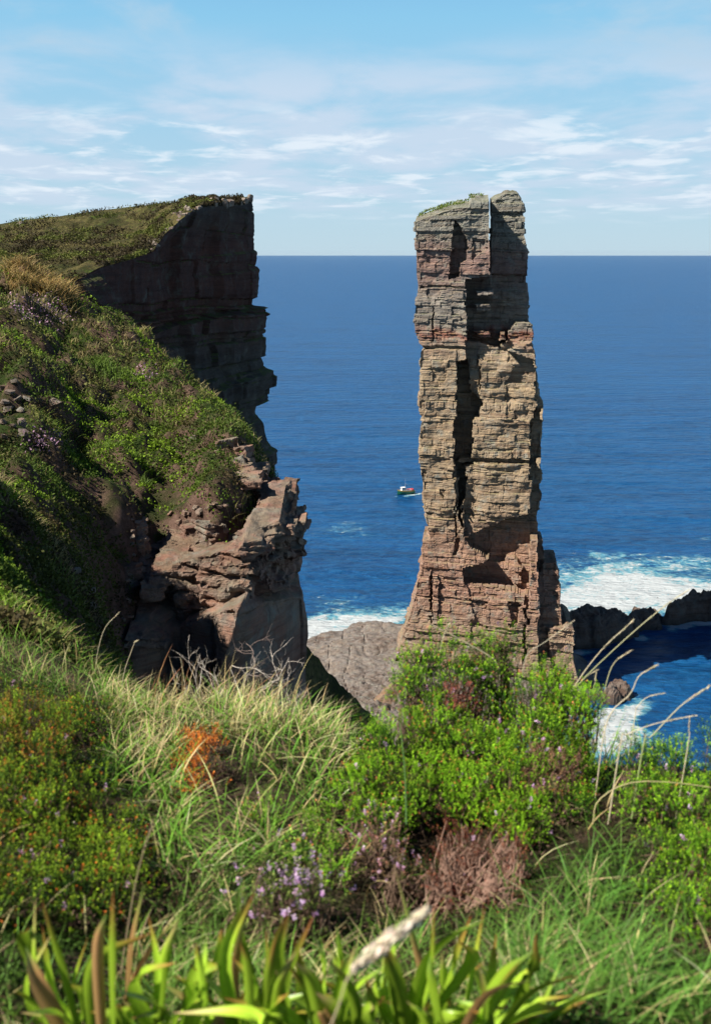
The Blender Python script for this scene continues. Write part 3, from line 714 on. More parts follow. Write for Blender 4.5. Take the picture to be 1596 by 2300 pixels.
for i in range(70):             # rubble face left of the crag
    x_, y_ = rr_.uniform(640, 1050), rr_.uniform(620, 1000)
    u_, v_ = T4(x_, y_); Ys = np.linspace(12, 30, 200); a_, b_, c_ = ray(u_, v_); Gz = H(a_ / b_ * Ys, Ys); hit = np.argmax(Gz > HC + c_ / b_ * Ys)
    if Gz[hit] <= (HC + c_ / b_ * Ys)[hit]: continue
    outB.append(slab_box(P(u_, v_, Ys[hit] + .05), (rr_.uniform(.12, .5), rr_.uniform(.2, .5), rr_.uniform(.06, .25)), rr_.uniform(-1, 1), rr_.uniform(-.3, .4)))
VA, FA = voxel_rock(outA, 0.04, big, low=0.04, lowsc=1.3, seed=61)
VB, FB = voxel_rock(outB, 0.032, nb, low=0.05, lowsc=2.2, seed=62)
V, F = merge([(VA, FA), (VB, FB)])
outcrop = mk('rock_outcrop', V, F, NEAR)
tag(outcrop, 'sunlit red cross-bedded sandstone crag with an overhanging shaded block at the cliff edge', 'crag')
outC = [prism([(1030, 150, 33.4), (1100, 125, 33.6), (1172, 108, 34), (1174, 150, 34), (1140, 200, 34), (1050, 235, 33.6)], (-1, 3, 0), .68),
        prism([(1000, 200, 33.2), (1190, 180, 34), (1190, 235, 34), (1010, 300, 33.2)], (-1, 3, 0), .68)]
outD = [prism([(1150, 330, 33.6), (1200, 312, 33.8), (1265, 312, 34), (1262, 340, 34), (1240, 395, 34), (1190, 395, 33.7)], (-1, 2.5, 0), .64),
        prism([(1190, 285, 33.9), (1228, 282, 34), (1232, 310, 34), (1190, 312, 33.9)], (-.5, .6, 0), .64)]
outE = [prism([(1212, 398, 33.9), (1300, 396, 34.3), (1314, 415, 34.4), (1300, 445, 34.4), (1225, 440, 34)], (-1, 2, 0), .60),
        prism([(1180, 470, 34), (1320, 450, 35), (1322, 490, 35), (1200, 520, 34)], (-1, 3, 0), .58),
        prism([(1300, 520, 34.3), (1335, 518, 34.6), (1338, 570, 34.6), (1290, 560, 34.3)], (-.6, 1.5, 0), .56)]
for nm, pr_, sd, lb in (('rock_ledge', outC, 71, 'reddish tilted rock ledge jutting from the grass high on the slope edge'), ('rock_ledge', outD, 72, 'small stack of red slabs topped by a pale stone at the cliff edge'), ('rock_ledge', outE, 73, 'low row of flat pinkish slabs below the pale topped slabs')):
    v_, f_ = voxel_rock(pr_, 0.035, nb, low=0.045, lowsc=2.0, seed=sd)
    o = mk(nm, v_, f_, NEAR); tag(o, lb, 'rock ledge', 'rock ledges at the cliff edge')

# ------------------------------------------------------------------ shore: platform, talus spur, skerries
def heightpatch(name, x0, x1, y0, y1, st_, fn, mat):
    xs = np.arange(x0, x1, st_); ys = np.arange(y0, y1, st_); X, Y = np.meshgrid(xs, ys)
    Z = fn(X, Y)
    V = np.stack([X, Y, Z], -1).reshape(-1, 3); F = gridf(len(ys), len(xs))
    keep = (V[F][..., 2].max(1) > -1.4); F = F[keep]
    used = np.unique(F); mp = -np.ones(len(V), int); mp[used] = np.arange(len(used))
    return mk(name, V[used], mp[F], mat)
def seap(pts): return [tuple(float(t) for t in sea_point(u, v)) for u, v in pts]
plat = seap([(560, 1475), (640, 1455), (695, 1440), (735, 1428), (790, 1412), (850, 1402), (905, 1408), (960, 1425), (1100, 1440), (1280, 1500), (1300, 1560), (1220, 1640), (1000, 1700), (760, 1720), (560, 1680)])
talus_w = [tuple(P(u, v, Y)[:2]) for u, v, Y in [(905, 1470, 292), (880, 1490, 289), (830, 1540, 284), (790, 1590, 272), (760, 1640, 262), (900, 1680, 262), (1000, 1620, 272), (1010, 1560, 284)]]
def plat_h(X, Y):
    p = np.stack([X, Y, 0 * X], -1)
    d = sdist(X, Y, plat) + 3.5 * fbm(p * 0.08, 4, 81)
    h = 2.6 * sstep(-0.5, 2.5, d) + 1.4 * sstep(3, 16, d) + 0.9 * fbm(p * 0.06, 4, 82)
    st2 = 0.75; hq = np.floor(h / st2) * st2 + st2 * sstep(0.55, 1.0, h / st2 - np.floor(h / st2))
    h = 0.35 * h + 0.65 * hq + 0.30 * fbm(p * 0.45, 4, 83) - 0.4 * np.exp(-(vnoise(p * np.array([.2, .09, 1]), 84) / 0.04) ** 2) + 0.5 * np.abs(fbm(p * 0.22, 4, 89))
    h = np.where(d > -2, h, -2.5)
    dt = sdist(X, Y, talus_w)
    t_ = 9.5 * sstep(-7, 7, dt) * (0.75 + 0.25 * fbm(p * 0.15, 3, 85)) + 0.9 * sstep(-4, 3, dt) * np.abs(fbm(p * 0.5, 3, 86))
    foot = 7.0 * sstep(13, 0, np.abs(Y - 303) - 9) * sstep(14, 2, np.abs(X - 37) - 22) * (0.8 + 0.3 * fbm(p * 0.12, 3, 87))
    return np.maximum(h, np.maximum(t_ * (d > -2), foot) - 1.0) + np.where(t_ > 1, 0.3 * fbm(p * 1.2, 2, 88), 0)
plt_ = heightpatch('rock_platform', -70, 78, 225, 358, 0.45, plat_h, SHORE); tag(plt_, kind='structure')
# rubble spur joining the stack
def tal_h(X, Y):
    p = np.stack([X, Y, 0 * X], -1)
    dt = sdist(X, Y, talus_w) + 2 * fbm(p * 0.1, 3, 90)
    return 11.5 * sstep(-3, 13, dt) * (0.85 + 0.25 * fbm(p * 0.12, 3, 91)) + 0.8 * np.abs(fbm(p * 0.4, 4, 92)) - 2.2
tl = heightpatch('rubble_slope', -30, 50, 235, 300, 0.4, tal_h, TALUS); tag(tl, kind='structure')
# shaded grassy spur of the mainland beneath the crag
spur = [(-300, 1250, 190, 0), (640, 1400, 200, 0), (690, 1452, 200, 0), (735, 1500, 206, 0), (790, 1560, 212, 0), (850, 1625, 218, 0), (960, 1760, 230, 0)]
sp = np.array([P(a, b, c) for a, b, c, d in spur]); cs = np.r_[0, np.cumsum(np.linalg.norm(np.diff(sp, axis=0), axis=1))]
ts = np.linspace(0, cs[-1], 300); RG = np.stack([np.interp(ts, cs, sp[:, k]) for k in range(3)], -1)
tw = np.linspace(-1, 1, 160)[:, None]
G = RG[None] + np.stack([tw * 12 - 6 * np.abs(tw) * 0, tw * 45, -np.abs(tw) ** 1.1 * 62], -1)
G[..., 2] += 2.2 * fbm(G * 0.06, 4, 95) * np.minimum(1, np.abs(tw) * 4) + 0.7 * fbm(G * 0.3, 3, 96)
sg = mk('slope', G, gridf(160, 300, flip=True), MOOR, smooth=True); tag(sg, kind='structure')

def skerry(name, outline, peak, seed, label, step=0.4, rough=1.0, group='dark wave washed skerries'):
    poly = seap(outline); a = np.array(poly); x0, y0 = a.min(0) - 6; x1, y1 = a.max(0) + 6
    def fn(X, Y):
        p = np.stack([X, Y, 0 * X], -1)
        d = sdist(X, Y, poly) + 1.4 * fbm(p * 0.22, 3, seed)
        h = peak * sstep(-0.6, 2.8, d) * (0.62 + 0.25 * fbm(p * 0.07, 3, seed + 1)) + peak * 0.38 * sstep(1.0, 9, d)
        q = np.floor(h / 1.1 + 0.5 * vnoise(p * .1, seed + 3)) * 1.1
        return 0.45 * h + 0.55 * q + rough * (1.0 * fbm(p * 0.34, 5, seed + 2, .6) + 0.8 * np.abs(fbm(p * .16, 2, seed + 8)) - 0.9 * np.exp(-(vnoise(p * 0.16, seed + 5) / 0.09) ** 2)) * sstep(-1, 1, d) - 2.0
    o = heightpatch(name, x0, x1, y0, y1, step, fn, DARKR); tag(o, label, 'skerry', group); return o
skerry('skerry', [(1230, 1420), (1262, 1398), (1330, 1400), (1380, 1402), (1432, 1398), (1440, 1425), (1400, 1442), (1330, 1452), (1290, 1458), (1240, 1460)], 11.0, 101, 'long dark red rock reef joining the foot of the stack on its right')
skerry('skerry', [(1405, 1388), (1430, 1378), (1470, 1376), (1500, 1392), (1485, 1408), (1440, 1420), (1405, 1415)], 9.5, 111, 'middle knobbly dark reef between the two longer reefs')
skerry('skerry', [(1492, 1388), (1520, 1372), (1560, 1368), (1650, 1372), (1700, 1400), (1600, 1392), (1550, 1396), (1490, 1405)], 12.5, 121, 'domed dark reef at the right edge ringed by white foam')
skerry('skerry', [(1340, 1568), (1354, 1548), (1400, 1543), (1430, 1558), (1414, 1570), (1380, 1580), (1345, 1580)], 7.5, 131, 'lone low black rock in the blue water right of the stack')
skerry('skerry', [(1335, 1600), (1300, 1625), (1322, 1640), (1345, 1632)], 5.5, 141, 'brown shore rock half hidden by the heather bush beside the surf', 0.35, group=None)
skerry('skerry', [(1468, 1338), (1480, 1335), (1490, 1338), (1482, 1343), (1466, 1342)], 3.4, 151, 'tiny dark rock awash in the white surf beyond the reefs', 0.35)
for o in [x for x in bpy.data.objects if x.name.startswith('skerry')]:
    pass

# ------------------------------------------------------------------ the sea
a_s = np.concatenate([np.linspace(-1.6, -.4, 30)[:-1], np.linspace(-.4, .4, 520), np.linspace(.4, 1.6, 30)[1:]])
inv = np.concatenate([np.linspace(1 / 60., 1 / 240., 30)[:-1], np.linspace(1 / 240., 1 / 800., 620)[:-1], np.linspace(1 / 800., 1 / 40000., 160)])
Ysea = (1 / inv)[:, None] + 0 * a_s; Xsea = a_s[None] * Ysea
Us, Vs = proj(np.stack([Xsea, Ysea, 0 * Xsea], -1))
ps = np.stack([Xsea, Ysea, 0 * Xsea], -1)
def blob(pts, soft, amp=1.0, nz=6.0, ns=0.05, seed=0):
    poly = seap(pts); d = sdist(Xsea, Ysea, poly) + nz * fbm(ps * ns, 4, seed)
    return amp * sstep(-soft, soft, d)
foam = blob([(560, 1440), (690, 1392), (760, 1384), (830, 1380), (925, 1372), (960, 1400), (905, 1412), (840, 1410), (780, 1420), (700, 1445), (600, 1480)], 9, 1.0, 9, 0.05, 201)
foam = np.maximum(foam, blob([(600, 1350), (700, 1345), (800, 1352), (930, 1345), (930, 1385), (690, 1400)], 16, 0.55, 16, 0.05, 202))
foam = np.maximum(foam, blob([(1180, 1420), (1200, 1330), (1262, 1288), (1340, 1286), (1430, 1284), (1500, 1292), (1560, 1300), (1640, 1296), (1750, 1330), (1750, 1400), (1600, 1372), (1540, 1362), (1490, 1372), (1430, 1378), (1380, 1392), (1290, 1400)], 10, 1.0, 10, 0.05, 203))
foam = np.maximum(foam, blob([(1220, 1290), (1260, 1245), (1340, 1250), (1440, 1262), (1560, 1270), (1700, 1270), (1700, 1310), (1220, 1320)], 25, 0.62, 22, 0.03, 204))
foam = np.maximum(foam, blob([(1340, 1243), (1420, 1240), (1500, 1236), (1505, 1243), (1430, 1252), (1350, 1258)], 6, 0.75, 7, 0.07, 205))
foam = np.maximum(foam, blob([(1480, 1395), (1500, 1410), (1560, 1402), (1700, 1402), (1700, 1375), (1560, 1372)], 3, 0.95, 2.5, 0.2, 206))
foam = np.maximum(foam, blob([(1318, 1600), (1345, 1588), (1380, 1590), (1420, 1575), (1450, 1582), (1462, 1600), (1430, 1640), (1400, 1680), (1330, 1690), (1300, 1640)], 4, 0.95, 4.5, 0.13, 207))
foam = np.maximum(foam, blob([(1400, 1560), (1440, 1555), (1480, 1570), (1470, 1600), (1420, 1600)], 5, 0.6, 6, 0.13, 208))
foam = np.maximum(foam, blob([(1424, 1428), (1442, 1424), (1456, 1430), (1444, 1437), (1428, 1436)], 1.6, 0.8, 1.5, 0.3, 209))
foam = np.maximum(foam, blob([(1262, 1462), (1330, 1455), (1330, 1462), (1270, 1470)], 1.5, 0.6, 2, 0.3, 210))
foam = np.maximum(foam, 0.42 * sstep(0.35, 1.0, fbm(ps * np.array([.018, .035, 1]), 4, 211)) * sstep(620, 420, Ysea))
foam = np.maximum(foam, blob([(892, 1112), (912, 1113), (935, 1109), (960, 1105), (990, 1101), (960, 1102), (930, 1106)], 2.2, .62, 1.5, .3, 215))
Zsea = 0.35 * fbm(ps * np.array([.03, .07, 1]), 3, 212) * sstep(1500, 500, Ysea) - 0.3
wm_ = M('sea_water')
fa = wm_.n('ShaderNodeAttribute', attribute_name='foam').outputs['Fac']
fn1 = wm_.noise(0.10, sc=(1, 1.5, 1), det=10, rough=0.72, dist=1.2); fn2 = wm_.noise(0.55, det=8, rough=0.75)
fm = wm_.math('ADD', wm_.math('MULTIPLY', fa, 1.12), wm_.math('ADD', wm_.math('MULTIPLY', wm_.math('SUBTRACT', fn1, 0.5), 2.6), wm_.math('MULTIPLY', wm_.math('SUBTRACT', fn2, 0.5), 2.0)))
fmask = wm_.math('MULTIPLY', wm_.rng(fm, 0.52, 0.95), wm_.rng(fa, 0.02, 0.3))
aer = wm_.math('MULTIPLY', wm_.rng(fm, 0.15, 0.75), wm_.rng(fa, 0.1, 0.7))
swell = wm_.noise(0.012, sc=(1, 4.5, 1), det=9, rough=0.68, lo=0.36, hi=0.64)
chop = wm_.noise(0.16, sc=(1, 1.7, 1), det=7, rough=0.7, lo=0.35, hi=0.72)
deep = wm_.mix(swell, (0.001, 0.020, 0.075), (0.002, 0.050, 0.165))
long_ = wm_.noise(0.0022, sc=(1, 6, 1), det=5, rough=0.6, lo=0.35, hi=0.68)
deep = wm_.mix(wm_.math('MULTIPLY', long_, 0.45), deep, (0.003, 0.065, 0.185))
deep = wm_.mix(wm_.math('MULTIPLY', chop, 0.62), deep, (0.012, 0.11, 0.26))
wc = wm_.mix(aer, deep, (0.12, 0.36, 0.42)); wc = wm_.mix(fmask, wc, (0.40, 0.43, 0.44))
hgt = wm_.math('ADD', wm_.math('MULTIPLY', wm_.noise(0.05, sc=(1, 2.6, 1), det=3), 4.5), wm_.math('ADD', wm_.math('MULTIPLY', wm_.noise(0.30, sc=(1, 1.9, 1), det=6, rough=0.65), 1.4), wm_.math('MULTIPLY', fmask, 0.15)))
wb = wm_.pbsdf(wc, wm_.math('ADD', wm_.math('MULTIPLY', fmask, 0.6), 0.30), 0.13, wm_.bump(hgt, 1.0, 1.0)); wb.inputs['IOR'].default_value = 1.33
sea = mk('sea', np.stack([Xsea, Ysea, Zsea], -1), gridf(*Xsea.shape), wm_.m, smooth=True, attr={'foam': foam})
tag(sea, kind='structure')
#NEXT
# ------------------------------------------------------------------ plant builders
rng = np.random.RandomState(7)
def unit(v): return v / np.maximum(np.linalg.norm(v, axis=-1, keepdims=True), 1e-9)
def ribbons(base, L, az, lean, w, c0, c1, seg=4, droop=0.35, roll=None, tipfrac=0.12):
    """N curved blades; returns V, F, C"""
    n = len(base); t = np.linspace(0, 1, seg + 1)[None, :, None]
    L = L[:, None, None]; lean = lean[:, None, None]
    d = np.stack([np.cos(az), np.sin(az), 0 * az], -1)[:, None, :]
    up = np.array([0, 0, 1.0])
    p = base[:, None, :] + L * (up * (t - droop * lean * t ** 2) + d * (lean * (0.25 * t + 0.75 * t ** 2)))
    ra = az + np.pi / 2 if roll is None else roll
    s = np.stack([np.cos(ra), np.sin(ra), 0 * ra], -1)[:, None, :]
    ww = w[:, None, None] * 0.5 * np.clip((1 - t ** 2.2) * (1 - tipfrac) + tipfrac * (1 - t), 0.04, 1)
    V = np.stack([p - s * ww, p + s * ww], 2)                        # n, seg+1, 2, 3
    C = c0[:, None, None, :] * (1 - t[..., None] ** 1.3) + c1[:, None, None, :] * t[..., None] ** 1.3
    C = np.broadcast_to(C, V.shape)
    k = np.arange(n)[:, None] * (seg + 1) * 2 + np.arange(seg)[None] * 2
    F = np.stack([k, k + 1, k + 3, k + 2], -1).reshape(-1, 4)
    return V.reshape(-1, 3), F, C.reshape(-1, 3)
def quads(c, ax, sd, l, w, col):
    """leaf quads: centre, long axis, side axis"""
    a = ax * l[:, None] * 0.5; b = sd * w[:, None] * 0.5
    V = np.stack([c - a, c + b, c + a, c - b], 1)
    n = len(c); F = np.arange(n * 4).reshape(n, 4)
    return V.reshape(-1, 3), F, np.repeat(col, 4, 0)
def rdir(n, up=0.0):
    v = rng.normal(0, 1, (n, 3)); v[:, 2] += up; return unit(v)
def shoots(pos, ax, L, nl, lw, ll, col, tipcol=None, spread=0.55):
    """fuzzy heather shoots: leaves set around an axis"""
    n = len(pos); t = (np.arange(nl) + 0.5) / nl
    t = np.broadcast_to(t, (n, nl)) + rng.uniform(-.04, .04, (n, nl))
    ref = rdir(n); e1 = unit(np.cross(ax, ref)); e2 = np.cross(ax, e1)
    ph = rng.uniform(0, 6.28, (n, 1)) + np.arange(nl)[None] * 2.4
    rad = e1[:, None] * np.cos(ph)[..., None] + e2[:, None] * np.sin(ph)[..., None]
    out = unit(ax[:, None] * (1 - spread) + rad * spread)
    c = pos[:, None] + ax[:, None] * (t * L[:, None])[..., None] + out * ll * 0.45
    sd = unit(np.cross(out, ax[:, None] + rad * .3))
    cc = np.broadcast_to(col[:, None], (n, nl, 3)).copy()
    if tipcol is not None:
        k = sstep(0.55, 1.0, t)[..., None]; cc = cc * (1 - k) + tipcol[:, None] * k
    cc = cc * rng.uniform(0.75, 1.25, (n, nl, 1))
    m = n * nl
    return quads(c.reshape(m, 3), out.reshape(m, 3), sd.reshape(m, 3), np.full(m, ll) * rng.uniform(.8, 1.2, m), np.full(m, lw), cc.reshape(m, 3))
def cat(parts):
    V, F, C, o = [], [], [], 0
    for v, f, c in parts:
        V.append(v); F.append(f + o); C.append(c); o += len(v)
    return np.vstack(V), np.vstack(F), np.vstack(C)
def tube(pts, r0, r1, col, k=4, colt=None):
    pts = np.asarray(pts, float); n = len(pts); tg = unit(np.gradient(pts, axis=0))
    ref = np.array([0.3, 0.9, 0.2]); e1 = unit(np.cross(tg, ref)); e2 = np.cross(tg, e1)
    rr = np.linspace(r0, r1, n) if np.isscalar(r0) else np.asarray(r0)
    a = np.arange(k) * 2 * np.pi / k
    V = pts[:, None] + rr[:, None, None] * (e1[:, None] * np.cos(a)[None, :, None] + e2[:, None] * np.sin(a)[None, :, None])
    c0 = np.asarray(col, float); c1 = c0 if colt is None else np.asarray(colt, float)
    C = c0 + (c1 - c0) * np.linspace(0, 1, n)[:, None, None] + np.zeros((n, k, 1))
    return V.reshape(-1, 3), gridf(n, k, True), C.reshape(-1, 3)
def spline(pts, n):
    pts = np.asarray(pts, float); m = len(pts)
    if m == 2: return pts[0] + (pts[1] - pts[0]) * np.linspace(0, 1, n)[:, None]
    ext = np.vstack([2 * pts[0] - pts[1], pts, 2 * pts[-1] - pts[-2]]); out = []
    for s in np.linspace(0, m - 1 - 1e-6, n):
        i = int(s); t = s - i; p0, p1, p2, p3 = ext[i:i + 4]
        out.append(0.5 * ((2 * p1) + (-p0 + p2) * t + (2 * p0 - 5 * p1 + 4 * p2 - p3) * t * t + (-p0 + 3 * p1 - 3 * p2 + p3) * t ** 3))
    return np.array(out)
LEAF = leaf_mat('heather_leaf', 0.18, 0.65, 0.10)
GRASS = leaf_mat('grass_blade', 0.24, 0.55, 0.15)
WOODY = leaf_mat('woody_stem', 0.0, 0.9, 0.1)
PETAL = leaf_mat('heather_flower', 0.45, 0.6, 0.2)
RUSH = leaf_mat('rush_leaf', 0.32, 0.32, 0.45)
def cvar(base, n, s=0.25, alt=None, pa=0.0):
    c = np.tile(np.array(base, float), (n, 1)) * np.exp(rng.normal(0, s, (n, 1)))
    c = c * np.exp(rng.normal(0, s * 0.35, (n, 3)))
    if alt is not None:
        k = rng.uniform(0, 1, n) < pa; c[k] = np.array(alt) * np.exp(rng.normal(0, s, (k.sum(), 1)))
    return np.clip(c, 0.002, 0.9)

# ------------------------------------------------------------------ cover of the left-hand slope
def hill_points(n, a0=-.40, a1=-.03, y0=4.6, y1=44, vmax=1680):
    a = rng.uniform(a0, a1, n); L = rng.uniform(math.log(y0), math.log(y1), n); Y = np.exp(L); X = a * Y
    Z = H(X, Y); e_ = 0.05
    p = np.stack([X, Y, Z], -1); u, v = proj(p)
    gx = (H(X + e_, Y) - Z) / e_; gy = (H(X, Y + e_) - Z) / e_
    nz = 1 / np.sqrt(1 + gx ** 2 + gy ** 2)
    nn = np.stack([-gx, -gy, 1 + 0 * gx], -1) * nz[:, None]
    k = (v < vmax) & (v > 560) & (u < 705) & (u > -80)
    return p[k], nn[k], u[k], v[k]
BARE = [[(300, 1090), (420, 1090), (520, 1190), (560, 1240), (540, 1300), (380, 1400), (290, 1360), (270, 1250)], [(215, 1060), (300, 1060), (330, 1150), (300, 1210), (230, 1190)], [(-60, 830), (30, 850), (80, 920), (60, 960), (-60, 1000)]]
def bare(u, v):
    b = np.zeros(u.shape)
    for q_ in BARE: b = np.maximum(b, sstep(-12, 10, sdist(u + 12 * np.sin(v * .07), v + 10 * np.sin(u * .09), q_)))
    return b
p, nn, u, v = hill_points(260000)
br = bare(u, v)
den = fbm(p * 1.1 + 40, 3, 301); kind = fbm(p * 0.45 + 90, 3, 302)
keep = (rng.uniform(0, 1, len(p)) > br * 0.86)
p, nn, u, v, den, kind = [x[keep] for x in (p, nn, u, v, den, kind)]
Yp = p[:, 1]
lump = np.clip(0.5 + 0.55 * fbm(p * 1.9, 3, 303), 0, 1.3) * (0.05 + 0.0065 * np.minimum(Yp, 26))
bright = np.array([0.125, 0.20, 0.015]); mid = np.array([0.055, 0.09, 0.012]); brown = np.array([0.05, 0.03, 0.018]); olive = np.array([0.11, 0.115, 0.03])
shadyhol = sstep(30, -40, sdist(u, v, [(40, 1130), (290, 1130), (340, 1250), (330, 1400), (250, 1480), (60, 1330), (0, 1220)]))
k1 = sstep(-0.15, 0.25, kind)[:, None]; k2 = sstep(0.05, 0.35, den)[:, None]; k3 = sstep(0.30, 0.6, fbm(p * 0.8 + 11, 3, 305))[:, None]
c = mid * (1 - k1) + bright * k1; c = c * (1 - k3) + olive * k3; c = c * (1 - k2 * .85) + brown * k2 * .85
hb = (shadyhol < 0.5)[:, None]; c = np.where(hb, c * 0.35 + brown * 0.45, c)  # leaf colour darkened inside the hollow, painting in its shade
c = c * np.exp(rng.normal(0, 0.28, (len(c), 1)))
# pink bloom on a few patches of the crest
pk = np.zeros(len(p))
for q_ in ([(20, 670), (120, 670), (160, 715), (120, 735), (30, 710)], [(310, 820), (350, 830), (345, 850), (310, 845)], [(50, 980), (130, 975), (120, 1010), (60, 1010)], [(590, 1080), (640, 1110), (600, 1120)]):
    pk = np.maximum(pk, sstep(-14, 6, sdist(u, v, q_)))
isp = rng.uniform(0, 1, len(p)) < pk * 0.5
c[isp] = np.array([0.36, 0.22, 0.30]) * np.exp(rng.normal(0, .2, (isp.sum(), 1)))
hh = rng.uniform(0, 1, len(p)) ** 0.6
pos = p + nn * (lump * hh)[:, None] + rng.normal(0, 0.02, p.shape)
ax = unit(rdir(len(p)) + nn * 0.6); sd = unit(np.cross(ax, rdir(len(p))))
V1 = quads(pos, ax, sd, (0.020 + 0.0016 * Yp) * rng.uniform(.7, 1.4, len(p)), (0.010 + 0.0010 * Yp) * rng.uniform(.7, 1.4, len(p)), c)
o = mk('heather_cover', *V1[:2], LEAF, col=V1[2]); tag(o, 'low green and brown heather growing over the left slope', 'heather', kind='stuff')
# grasses among it
p, nn, u, v = hill_points(130000)
g = fbm(p * 0.7 + 60, 3, 311) + 0.35 * sstep(0.62, 0.9, nn[:, 2]) + 0.05 * sstep(9, 5.5, p[:, 1]) - 0.6 * bare(u, v)
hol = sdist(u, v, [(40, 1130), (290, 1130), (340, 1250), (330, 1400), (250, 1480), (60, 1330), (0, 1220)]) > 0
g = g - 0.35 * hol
k = g > 0.22 + rng.uniform(-.1, .25, len(g)); p, nn, u, v = p[k], nn[k], u[k], v[k]
n = len(p); Yp = p[:, 1]
straw = sstep(-0.1, 0.4, fbm(p * 0.5 + 5, 3, 312) + 0.5 * (rng.uniform(0, 1, n) - .5) + 0.35 * sstep(10, 5, Yp) + 0.5 * (v < 680))[:, None]
c0 = np.array([0.07, 0.12, 0.02]) * (1 - straw) + np.array([0.17, 0.14, 0.05]) * straw
c1 = np.array([0.15, 0.23, 0.035]) * (1 - straw) + np.array([0.42, 0.35, 0.16]) * straw
vr = np.exp(rng.normal(0, .2, (n, 1)))
az = rng.uniform(-3.14, 3.14, n)
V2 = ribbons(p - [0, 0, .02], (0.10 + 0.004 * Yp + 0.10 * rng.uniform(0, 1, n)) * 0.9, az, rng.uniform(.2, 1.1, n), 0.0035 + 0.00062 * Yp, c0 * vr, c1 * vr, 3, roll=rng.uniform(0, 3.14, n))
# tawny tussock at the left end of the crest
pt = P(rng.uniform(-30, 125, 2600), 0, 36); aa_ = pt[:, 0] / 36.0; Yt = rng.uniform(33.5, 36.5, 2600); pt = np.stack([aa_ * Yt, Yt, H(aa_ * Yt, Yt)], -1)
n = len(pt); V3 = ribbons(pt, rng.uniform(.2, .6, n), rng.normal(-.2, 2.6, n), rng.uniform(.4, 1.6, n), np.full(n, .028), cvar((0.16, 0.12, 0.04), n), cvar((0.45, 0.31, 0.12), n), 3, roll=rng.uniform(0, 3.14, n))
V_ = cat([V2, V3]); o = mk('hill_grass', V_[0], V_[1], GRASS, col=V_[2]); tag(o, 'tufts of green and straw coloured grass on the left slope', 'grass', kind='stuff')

# ------------------------------------------------------------------ turf in front of the camera
def fore_points(n, u0, u1, y0, y1, mask=None):
    Y = np.exp(rng.uniform(math.log(y0), math.log(y1), n)); a = (rng.uniform(u0, u1, n) - CU) / FPX * 1.09; X = a * Y
    return np.stack([X, Y, H(X, Y)], -1)
gr = []
BUSHES = [[(760, 1760), (800, 1640), (880, 1440), (1150, 1430), (1300, 1500), (1350, 1650), (1340, 1800), (1200, 2060), (960, 2080), (760, 1900)],
          [(-200, 1560), (90, 1590), (140, 1690), (200, 1780), (320, 1800), (350, 1950), (300, 2060), (60, 2130), (-200, 2130)],
          [(1370, 1700), (1440, 1670), (1800, 1640), (1800, 2150), (1520, 2120), (1430, 2040), (1400, 1850)],
          [(540, 1960), (700, 1930), (760, 2010), (740, 2080), (560, 2110), (530, 2050)], [(410, 1660), (520, 1650), (540, 1800), (420, 1820)],
          [(620, 1860), (760, 1850), (780, 1960), (640, 1980)]]
def field(n, u0, u1, y0, y1, lmin, lmax, w, base, tip, alt=None, pa=0, az=(0, 2), lean=(.2, 1.0), seg=5, tipalt=None):
    p = fore_points(n, u0, u1, y0, y1)
    # tuft clustering
    k = fbm(p * 4.5, 2, int(u0) % 97 + 400) + rng.uniform(-.5, .5, n) > -0.15
    ut, vt = proj(p + np.array([0, 0, 0.6 * lmax])); ub, vb = proj(p)
    ins = np.zeros(n, bool)
    for q_ in BUSHES: ins |= inpoly(ut, vt, q_) | inpoly(ub, vb, q_)
    k &= ~ins | (rng.uniform(0, 1, n) < .12)
    p = p[k]; m = len(p)
    az_ = rng.normal(az[0], az[1], m)
    a0 = cvar(base, m); a1 = cvar(tip, m)
    if alt is not None:
        s_ = rng.uniform(0, 1, m) < pa; a0[s_] = cvar(alt, s_.sum()); a1[s_] = cvar(tipalt, s_.sum())
    gr.append(ribbons(p - [0, 0, .01], rng.uniform(lmin, lmax, m), az_, rng.uniform(lean[0], lean[1], m), rng.uniform(.6, 1.3, m) * w, a0, a1, seg, roll=az_ + np.pi / 2 + rng.normal(0, .9, m)))
GRN, GRT = (0.06, 0.14, 0.018), (0.21, 0.42, 0.045)
STR, STT = (0.22, 0.18, 0.06), (0.68, 0.57, 0.30)
field(6000, 230, 860, 2.1, 4.3, .04, .17, .0042, GRN, GRT, STR, .40, (-.3, 3.0), (.3, 1.5), tipalt=STT)
field(3600, 250, 820, 3.2, 4.7, .05, .18, .0038, STR, STT, GRN, .25, (-.2, 2.4), (.2, 1.3), tipalt=GRT)
field(5500, -120, 330, 3.6, 5.6, .04, .16, .0036, (0.14, 0.12, 0.04), (0.46, 0.40, 0.19), GRN, .62, (-.3, 2.8), (.2, 1.5), tipalt=GRT)
field(5200, 1150, 1720, 1.3, 3.4, .05, .15, .0034, (0.05, 0.12, 0.018), (0.12, 0.26, 0.035), STR, .13, (0, 2), (.5, 1.3), tipalt=STT)
field(5000, -80, 1250, 1.05, 1.7, .03, .08, .0030, (0.06, 0.12, 0.02), (0.14, 0.27, 0.035), STR, .2, (0, 2), (.5, 1.3), tipalt=STT)
field(8000, -80, 1250, 1.5, 2.3, .04, .12, .0032, (0.06, 0.13, 0.02), (0.15, 0.27, 0.04), STR, .25, (0, 2), (.5, 1.3), tipalt=STT)
field(1500, 700, 1700, 2.6, 4.3, .07, .16, .0036, GRN, GRT, STR, .5, (0, 1.6), (.3, 1.1), tipalt=STT)
field(260, 1290, 1700, 3.2, 3.9, .14, .26, .0032, STR, STT, GRN, .4, (0.2, .8), (.2, .8), tipalt=GRT)
